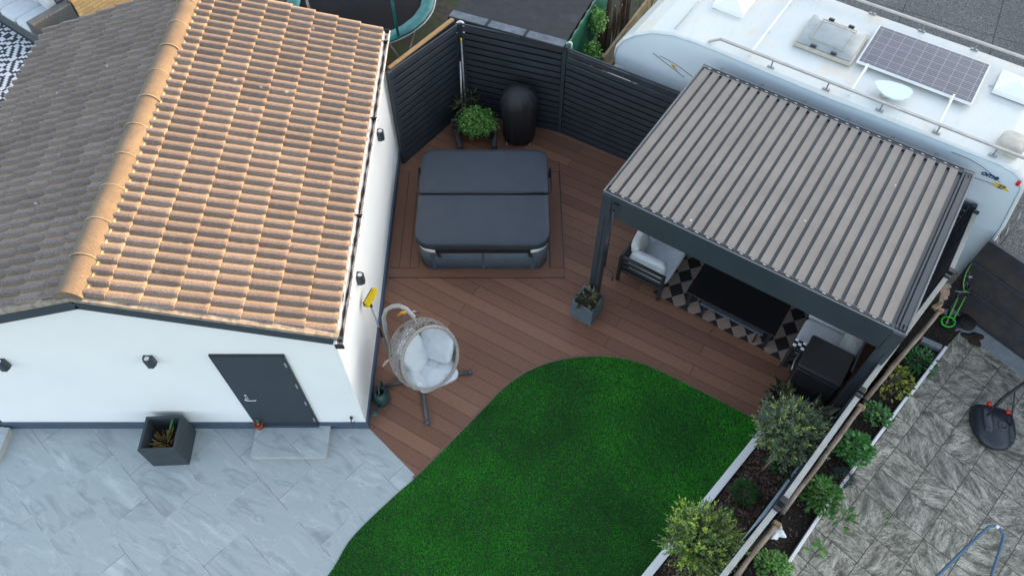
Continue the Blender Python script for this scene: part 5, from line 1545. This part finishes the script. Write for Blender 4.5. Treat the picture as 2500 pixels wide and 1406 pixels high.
bf = thing('broken_fence', (1.5, 11.5, 0), 'row of broken dark fence boards beside the green tarpaulin', 'fence')
r = random.Random(77); b = MB()
for i in range(20):
    t = i / 19; p = Vector((1.18, 10.72, 0)).lerp(Vector((2.35, 13.2, 0)), t) + Vector((r.uniform(-.06, .06), r.uniform(-.05, .05), 0))
    h_ = r.uniform(1.0, 1.75)
    top = p + Vector((r.uniform(-.12, .12), r.uniform(-.12, .1), h_)); b = MB(); b.beam(p, top, .09, .02, up=(r.uniform(-1, 1), r.uniform(-1, 1), 0))
    b.build('board', M['oldwood'], bf)
def ivy(c, rad, n, label, seed):
    t = thing('ivy', (c[0], c[1], 0), label, 'climbing plant', 'ivy on the broken fence'); b = MB(); r = random.Random(seed)
    for i in range(n):
        d = rdir(r, -.8); q = r.random() ** .4 * (.7 + .6 * abs(mnoise.noise(d * 2 + Vector((seed, 0, 0)))))
        p = Vector((c[0] + d.x * rad[0] * q, c[1] + d.y * rad[1] * q, c[2] + d.z * rad[2] * q))
        leaf(b, p, rdir(r), rdir(r), r.uniform(.04, .08), r.uniform(.03, .05), r.random(), .1)
    b.build('leaves', M['leaf_bright'], t, tone=True)
    s_ = MB(); s_.tube([(c[0], c[1], 0), (c[0] + .06, c[1] - .03, c[2] * .5), (c[0], c[1], c[2])], .012, 5); s_.build('stem', M['stalk'], t)
ivy((1.42, 10.90, 1.40), (.20, .22, .35), 700, 'ivy clump nearest the slatted fence post', 1)
ivy((1.52, 11.45, 1.75), (.22, .32, .22), 600, 'ivy clump on the broken boards beside the green tarpaulin', 2)
ivy((2.5, 13.0, 1.5), (.25, .2, .3), 260, 'ivy clump at the far end of the sandy concrete fence', 4)
cp = thing('concrete_panel_fence', (2.1, 11.9, 0), 'stained sandy concrete panel fence beside the motorhome nose', 'fence')
p0, p1 = Vector((1.62, 10.95, 0)), Vector((2.75, 12.95, 0)); d = (p1 - p0).normalized()
for k in range(3):
    b = MB(); b.beam(p0 + Vector((0, 0, .22 + .44 * k)), p1 + Vector((0, 0, .22 + .44 * k)), .05, .435, bevel=.006); b.build('panel', M['conc_panel'], cp)
for t in (0, 1):
    b = MB(); b.box(p0.lerp(p1, t) + Vector((0, 0, .70)), (.11, .11, 1.4), rz=math.atan2(d.y, d.x), bevel=.01); b.build('post', M['conc_panel'], cp)

# far left corner: wicker sofa, aztec rug, yellow brick wall
SR = math.atan2(-.59, .81)
so = thing('wicker_sofa', (-9.87, 12.95, 0), 'grey wicker garden sofa with blue-grey cushions beside the patterned rug', 'sofa', rz=SR)
b = MB(); b.box((.11, .46, .32), (.22, .92, .64), bevel=.02); b.build('arm', M['wicker'], so, world=False)
b = MB(); b.box((-.86, .45, .16), (1.70, .88, .32), bevel=.02); b.build('base', M['wicker'], so, world=False)
b = MB(); b.box((-.86, .84, .50), (1.70, .14, .36), bevel=.02); b.build('backrest', M['wicker'], so, world=False)
for k in range(3):
    b = MB(); b.super((-.30 - .57 * k, .36, .385), (.56, .74, .13), .3, None, 24, 10, puff=.01); b.build('seat_cushion', M['cushion'], so, world=False)
    b = MB(); b.super((-.30 - .57 * k, .68, .60), (.54, .18, .40), .4, Matrix.Rotation(R(10), 3, 'X'), 24, 10, puff=.01); b.build('back_cushion', M['cushion'], so, world=False)
ar = thing('aztec_rug', (-10.6, 12.3, -.004), 'black and white geometric outdoor rug in front of the wicker sofa', 'rug', rz=SR)
b = MB(); b.prism([(-1.5, -1.6), (1.9, -1.6), (1.9, .93), (-1.5, .93)], 0, .012); b.build('weave', M['aztec'], ar, world=False)
bw = thing('brick_wall', (-9.12, 13.58, 0), 'yellow brick wall behind the wicker sofa', 'wall', rz=math.atan2(.81, .59))
b = MB(); b.box((1.5, .12, 1.0), (3.0, .22, 2.0)); b.build('brickwork', M['brick'], bw, world=False)
b = MB(); b.box((1.5, .12, 2.03), (3.06, .28, .06)); b.build('coping', M['conc_panel'], bw, world=False)
tc = thing('timber_sleeper', (-10.5, 11.55, 0), 'orange-brown timber beside the patterned rug', 'timber')
b = MB(); b.box((-10.62, 11.45, .30), (.35, .12, .6), rz=R(-35), bevel=.01); b.build('beam', M['timber'], tc)

# ------------------------------------------------------------------ right-hand neighbour
df = thing('composite_fence', (7.1, 6.46, 0), 'dark three-board fence between the motorhome and the slab patio', 'fence')
p0, p1 = Vector((6.93, 6.66, 0)), Vector((11.5, 1.15, 0)); d = (p1 - p0).normalized()
for k in range(3):
    b = MB(); b.beam(p0 + Vector((0, 0, .27 + .50 * k)), p1 + Vector((0, 0, .27 + .50 * k)), .04, .485, bevel=.01); b.build('board', M['darkboard'], df)
b = MB(); b.beam(p0 + Vector((0, 0, .012)), p1 + Vector((0, 0, .012)), .07, .03)
for k in range(3): b.beam(p0 + Vector((0, 0, .515 + .5 * k)), p1 + Vector((0, 0, .515 + .5 * k)), .055, .02)
b.build('joint_strip', simple('joint_grey', (.055, .062, .075), .6), df)
# white edging boards of the flower bed
for (a_, e_, lb) in (((6.66, 5.69), (5.86, 4.88), 'white bed edging board nearest the small bicycle'), ((5.80, 4.84), (5.00, 4.02), 'white bed edging board beside the yellow-green shrub'),
                     ((4.97, 3.99), (4.24, 3.24), 'white bed edging board beside the large leafy shrub'), ((4.2, 3.20), (3.40, 2.31), 'white bed edging board beside the glossy oval-leaved shrub'), ((3.38, 2.29), (2.6, 1.5), 'white bed edging board beside the light green plant')):
    t = thing('bed_edging', (*a_, 0), lb, 'edging', 'white edging boards of the bed')
    b = MB(); b.beam(Vector((*a_, .06)), Vector((*e_, .06)), .045, .12, bevel=.006); b.build('board', M['white'], t)
# plants of the bed
def rosette(name, x, y, label, mat, n, R0, L, W, seed, h=.12, cat='plant', group='plants in the neighbour\'s bed', tones=(0, 1)):
    t = thing(name, (x, y, .01), label, cat, group)
    leafy(t, mat, n, R0, h, L, W, seed, .0, toneb=tones, droop=.2)
    return t
rosette('hellebore_plant', 6.20, 5.46, 'dark green spiky plant nearest the small bicycle', M['leaf'], 150, .22, .12, .035, 1, .16, tones=(0, .5))
rosette('lime_shrub', 5.62, 5.08, 'yellow-green shrub in the neighbour bed', M['leaf_yellow'], 190, .30, .07, .05, 2, .40)
rosette('green_shrub', 5.28, 4.56, 'small green plant between the yellow-green and large leafy shrubs', M['leaf'], 190, .20, .055, .038, 3, .26, tones=(.3, .9))
rosette('leafy_shrub', 4.78, 4.03, 'large rounded fresh green shrub in the bed', M['leaf'], 560, .24, .075, .045, 4, .40, tones=(.25, 1))
rosette('rhododendron', 4.16, 3.35, 'glossy oval-leaved shrub in the bed', M['leaf_bright'], 380, .24, .095, .034, 5, .42, tones=(0, .5))
fuzzy_ball('conifer', (4.55, 3.62, .10), (.17, .15, .10), 'small blue-grey conifer in the bed between two leafy shrubs', M['leaf_blue'], 7, 900, .05, .006, group='plants in the neighbour\'s bed')
rosette('privet_plant', 3.35, 2.42, 'light green small-leaved plant below the white scrap', M['leaf_bright'], 420, .22, .055, .032, 8, .30, tones=(.3, .8))
rosette('ground_weed', 5.08, 3.16, 'small weed growing in a joint of the slab patio', M['leaf'], 14, .07, .06, .02, 9, .03, group=None, tones=(.2, .6))
rosette('edge_sprout', 4.42, 3.08, 'few large leaves leaning over the white edging onto the slabs', M['leaf_bright'], 16, .12, .14, .05, 10, .12, group=None, tones=(.1, .5))
rosette('edge_sprout', 3.98, 2.66, 'small leafy shoot outside the white edging', M['leaf_bright'], 14, .09, .11, .045, 13, .10, group=None, tones=(.3, .8))
r = random.Random(3); b = MB()
for i in range(500):
    t = r.random(); p = Vector((6.5, 5.9, 0)).lerp(Vector((3.0, 2.2, 0)), t) + Vector((r.uniform(-.22, .22), r.uniform(-.2, .2), .018)); 
    b.box((p.x, p.y, .02), (r.uniform(.01, .04), r.uniform(.008, .02), r.uniform(.005, .015)), rz=r.uniform(0, 6), tone=r.random())
o = b.build('bed_debris', M['bark'], tone=True); tag(o, 'crumbs and dry leaves on the bed soil', 'debris', kind='stuff')
# white cloth scrap on the rail
t = thing('plastic_bag', (3.41, 2.78, .35), 'torn white plastic scrap hanging by the weathered fence rail', 'plastic bag')
b = MB()
def fb(u, v):
    a = u * 6.283; q = .07 * math.sin(math.pi * v) * (1 + .45 * math.sin(3 * a + 5 * v) + .3 * math.sin(7 * a))
    return (3.41 + q * math.cos(a) + .10 * (v - .5), 2.80 + q * math.sin(a) + .05 * (v - .5), .30 + .12 * v)
b.grid(fb, 28, 14, wrapu=True); b.build('scrap', M['white'], t)

# hover mower
mw = thing('hover_mower', (6.93, 4.42, 0), 'dark blue-black hover mower with red knobs on the slab patio', 'lawnmower', rz=R(-14))
b = MB()
def mfoot(a):   # plan outline: square rear (+y), round front (-y)
    x, y = math.cos(a), math.sin(a)
    ex_ = .55 if y > 0 else 1.0
    return (math.copysign(abs(x) ** (ex_ if y > 0 else .95), x) * .30, math.copysign(abs(y) ** (ex_ if y > 0 else 1), y) * (.30 if y > 0 else .38))
rings = [(1.0, .03), (1.02, .07), (.97, .10), (.88, .125), (.70, .16), (.45, .19), (.2, .20), (.01, .202)]
vs, fs = [], []
for (s_, z) in rings:
    for k in range(48):
        q = mfoot(2 * math.pi * k / 48); vs.append((q[0] * s_, q[1] * s_, z))
for i in range(len(rings) - 1):
    for k in range(48): fs.append((i * 48 + k, i * 48 + (k + 1) % 48, (i + 1) * 48 + (k + 1) % 48, (i + 1) * 48 + k))
fs.append(tuple(range(48))[::-1]); b.add(vs, fs, 0, True); b.build('hood', M['mower'], mw, world=False)
b = MB(); b.super((-.12, .02, .165), (.17, .42, .09), .8, None, 20, 10); b.build('grass_duct', simple('duct_gloss', (.025, .032, .045), .25), mw, world=False)
b = MB(); b.super((.19, -.02, .13), (.12, .46, .10), .7, None, 20, 10); b.build('side_rib', M['mower'], mw, world=False)
b = MB(); b.lathe([(.07, 0), (.075, .02), (.055, .03), (.05, .015), (.01, .012)], (.06, -.06, .185), 20); b.build('cap', simple('mower_cap', (.05, .06, .07), .4), mw, world=False)
b = MB(); b.super((.02, -.23, .15), (.07, .06, .03), .8); b.build('drain', M['black'], mw, world=False)
for x, y in ((-.08, .27), (.17, .20)):
    b = MB(); b.lathe([(.025, 0), (.034, .02), (.03, .05), (.001, .055)], (x, y, .15), 14); b.build('knob', M['red'], mw, world=False)
b = MB()
b.tube([(6.80, 4.50, .22), (6.93, 4.66, .40), (7.02, 4.70, .48)], .009, 6); b.tube([(7.10, 4.36, .18), (7.11, 4.62, .42), (7.10, 4.74, .55)], .010, 6)
b.tube([(6.86, 4.58, .34), (7.02, 4.70, .48), (7.19, 4.79, .65), (7.60, 5.02, 1.02)], .022, 8); b.build('handle', M['black'], mw)

# bent blue tube frame at the bottom right
bfm = thing('tube_frame', (5.9, 2.55, 0), 'bent blue metal tube frame standing on the slab patio', 'frame')
b = MB(); q = [(4.55, 1.75, .50), (5.45, 2.42, .60), (5.90, 2.745, .66), (5.98, 2.79, .67), (6.06, 2.79, .67), (6.10, 2.72, .66), (6.08, 2.62, .65), (5.75, 2.1, .58), (5.5, 1.6, .50)]
b.tube(spline(q, 5), .019, 10); b.build('tube', M['bluepaint'], bfm)
for (x, y) in ((4.55, 1.75), (5.5, 1.6)):
    b = MB(); b.tube([(x, y, .5), (x - .02, y - .05, .25), (x - .02, y - .06, 0)], .019, 8); b.build('leg', M['bluepaint'], bfm)
b = MB(); b.tube([(6.045, 2.795, .672), (6.075, 2.775, .67)], .0205, 8); b.build('clip', M['white'], bfm)

# small bicycle lying along the bed end
bk_ = thing('childrens_bicycle', (7.1, 6.5, 0), "child's dark bicycle with lime green rims beside the dark fence", 'bicycle')
wd = Vector((-.25, -.97, 0)).normalized(); side = Vector((.93, -.24, .28)).normalized()
def wheel(c, rad, nm, axis):
    ax = Vector(axis).normalized(); u = ax.orthogonal().normalized(); w = ax.cross(u); c = Vector(c)
    b = MB(); b.tube([c + (u * math.cos(k / 32 * 6.2832) + w * math.sin(k / 32 * 6.2832)) * rad for k in range(32)], .020, 8, closed=True); o = b.build(nm, M['rubber'], bk_)
    b = MB(); b.tube([c + (u * math.cos(k / 32 * 6.2832) + w * math.sin(k / 32 * 6.2832)) * (rad + .004) + ax * .014 for k in range(32)], .009, 6, closed=True); b.build('rim', M['lime'], o)
    b = MB()
    for k in range(10): b.tube([c, c + (u * math.cos(k * .6283) + w * math.sin(k * .6283)) * rad], .003, 4)
    b.tube([c - ax * .04, c + ax * .04], .022, 10); b.build('spokes', M['galv'], o)
wheel((6.97, 6.54, .77), .225, 'wheel', (.62, -.62, .45))
b = MB(); b.tube([(6.95, 6.50, .75), (6.90, 6.42, .56), (6.84, 6.36, .50)], .020, 8); b.tube([(6.98, 6.46, .62), (6.90, 6.40, .52), (6.84, 6.30, .30), (6.83, 6.20, .12)], .018, 8)
b.tube([(6.98, 6.46, .62), (6.90, 6.40, .48)], .012, 6); b.box((6.98, 6.40, .56), (.09, .16, .05), rz=.4, bevel=.015); b.build('frame', M['black'], bk_)
for (p_, q_) in (((6.86, 6.33, .50), (6.76, 6.07, .14)), ((6.99, 6.36, .50), (6.87, 6.11, .14))):
    b = MB(); b.tube([p_, q_], .010, 6); b.build('fork', M['lime'], bk_)
b = MB(); b.tube([(6.80, 6.40, .58), (7.00, 6.36, .60)], .012, 6); b.build('handlebar', M['galv'], bk_)
hb = thing('toy_ring', (6.78, 6.12, .05), 'bright green plastic ring wheel at the foot of the small bicycle', 'toy')
b = MB(); c = Vector((6.80, 6.11, .16)); b.tube([c + Vector((math.cos(k / 24 * 6.2832) * .105, math.sin(k / 24 * 6.2832) * .075, .03 * math.sin(k / 24 * 6.2832))) for k in range(24)], .014, 8, closed=True); b.build('ring', M['limegreen'], hb)
b = MB(); b.tube([c + Vector((-.1, 0, 0)), c + Vector((.1, 0, 0))], .012, 6); b.tube([c, c - Vector((0, 0, .15))], .03, 8); b.build('hub', M['black'], hb)
for (x, y, h_, rr_, lb) in ((7.03, 6.19, .04, .12, 'black flat round disc touching the green ring'), (7.17, 6.17, .09, .14, 'black domed disc on the pale concrete strip')):
    t = thing('plastic_disc', (x, y, 0), lb, 'disc', 'black discs by the bicycle')
    b = MB(); b.lathe([(rr_ * .92, 0), (rr_, .015), (rr_ * .96, h_ * .6), (rr_ * .6, h_), (.01, h_ * 1.05)], (x, y, .004), 28); b.build('disc', M['rubber'], t)
    b = MB(); b.tube([(x - .05, y - .02, h_ + .012), (x + .03, y + .02, h_ + .012)], .01, 6); b.build('grip', M['black'], t)
t = thing('soil_heap', (7.2, 5.90, 0), 'small heap of dark spilled soil on the slabs', 'soil heap')
b = MB()
def hp(u, v):
    a = u * 6.283; q = (.15 + .035 * math.sin(3 * a) + .02 * math.sin(5 * a + 1)) * v
    return (7.20 + q * math.cos(a), 5.90 + q * math.sin(a) * .85, .005 + .03 * (1 - v) ** .5 + .006 * mnoise.noise(Vector((q * 60, a * 3, 1))))
b.grid(hp, 32, 8, wrapu=True); b.build('heap', M['soil'], t)
for c_, e_, lb in (((6.60, 5.69), (6.34, 5.85), 'short grey concrete kerb closing the end of the flower bed'),):
    t = thing('kerb_stone', (*c_, 0), lb, 'kerb'); b = MB(); b.beam(Vector((*c_, .05)), Vector((*e_, .05)), .10, .10, bevel=.012); b.build('stone', M['concrete'], t)

# ------------------------------------------------------------------ unseen house block, added to cast the evening shade over the garden
def shade_caster_house(cx_, cy_, rz, L, D, he, hr, label):
    t = thing('shade_caster_house', (cx_, cy_, 0), label, 'house', 'unseen houses added to cast shade', rz)
    b = MB(); x, y = L / 2, D / 2
    vs = [(-x, -y, 0), (x, -y, 0), (x, y, 0), (-x, y, 0), (-x, -y, he), (x, -y, he), (x, y, he), (-x, y, he), (-x, 0, hr - .05), (x, 0, hr - .05)]
    b.add(vs, [(0, 1, 5, 4), (2, 3, 7, 6), (1, 2, 6, 9, 5), (3, 0, 4, 8, 7)]); b.build('wall', M['caster_wall'], t, world=False)
    b = MB()
    for s_ in (-1, 1):
        b.add([(-x - .2, 0, hr), (x + .2, 0, hr), (x + .2, s_ * (y + .25), he - .1), (-x - .2, s_ * (y + .25), he - .1)], [(0, 1, 2, 3)])
    b.build('roof', M['caster_roof'], t, world=False)
    for k in range(3):
        b = MB(); b.box((-x + L * (k + .5) / 3, -y - .02, he * .55), (1.1, .06, 1.1)); o = b.build('window', M['acrylic'], t, world=False)
        b = MB(); b.box((-x + L * (k + .5) / 3, -y - .04, he * .55 - .6), (1.3, .1, .06)); b.build('sill', M['white'], o, world=False)
    return t

sa = Vector((math.sin(R(SUN_AZ)), math.cos(R(SUN_AZ)), 0)); tn = math.tan(R(SUN_EL))
def shade_line(p, q, z, L):
    """ridge of an added house block whose shade ends on the line p-q at height z"""
    a = Vector((*p, 0)) + sa * L; e = Vector((*q, 0)) + sa * L
    return (a + e) / 2, math.atan2((e - a).y, (e - a).x), (e - a).length, z + L * tn
c_, rz_, L_, h_ = shade_line((-2.09, -6.0), (-2.09, 22.0), 2.53, 30.0)
shade_caster_house(c_.x, c_.y, rz_, L_, 7.0, h_ - 2.2, h_, 'long unseen house block added to shade the garden')
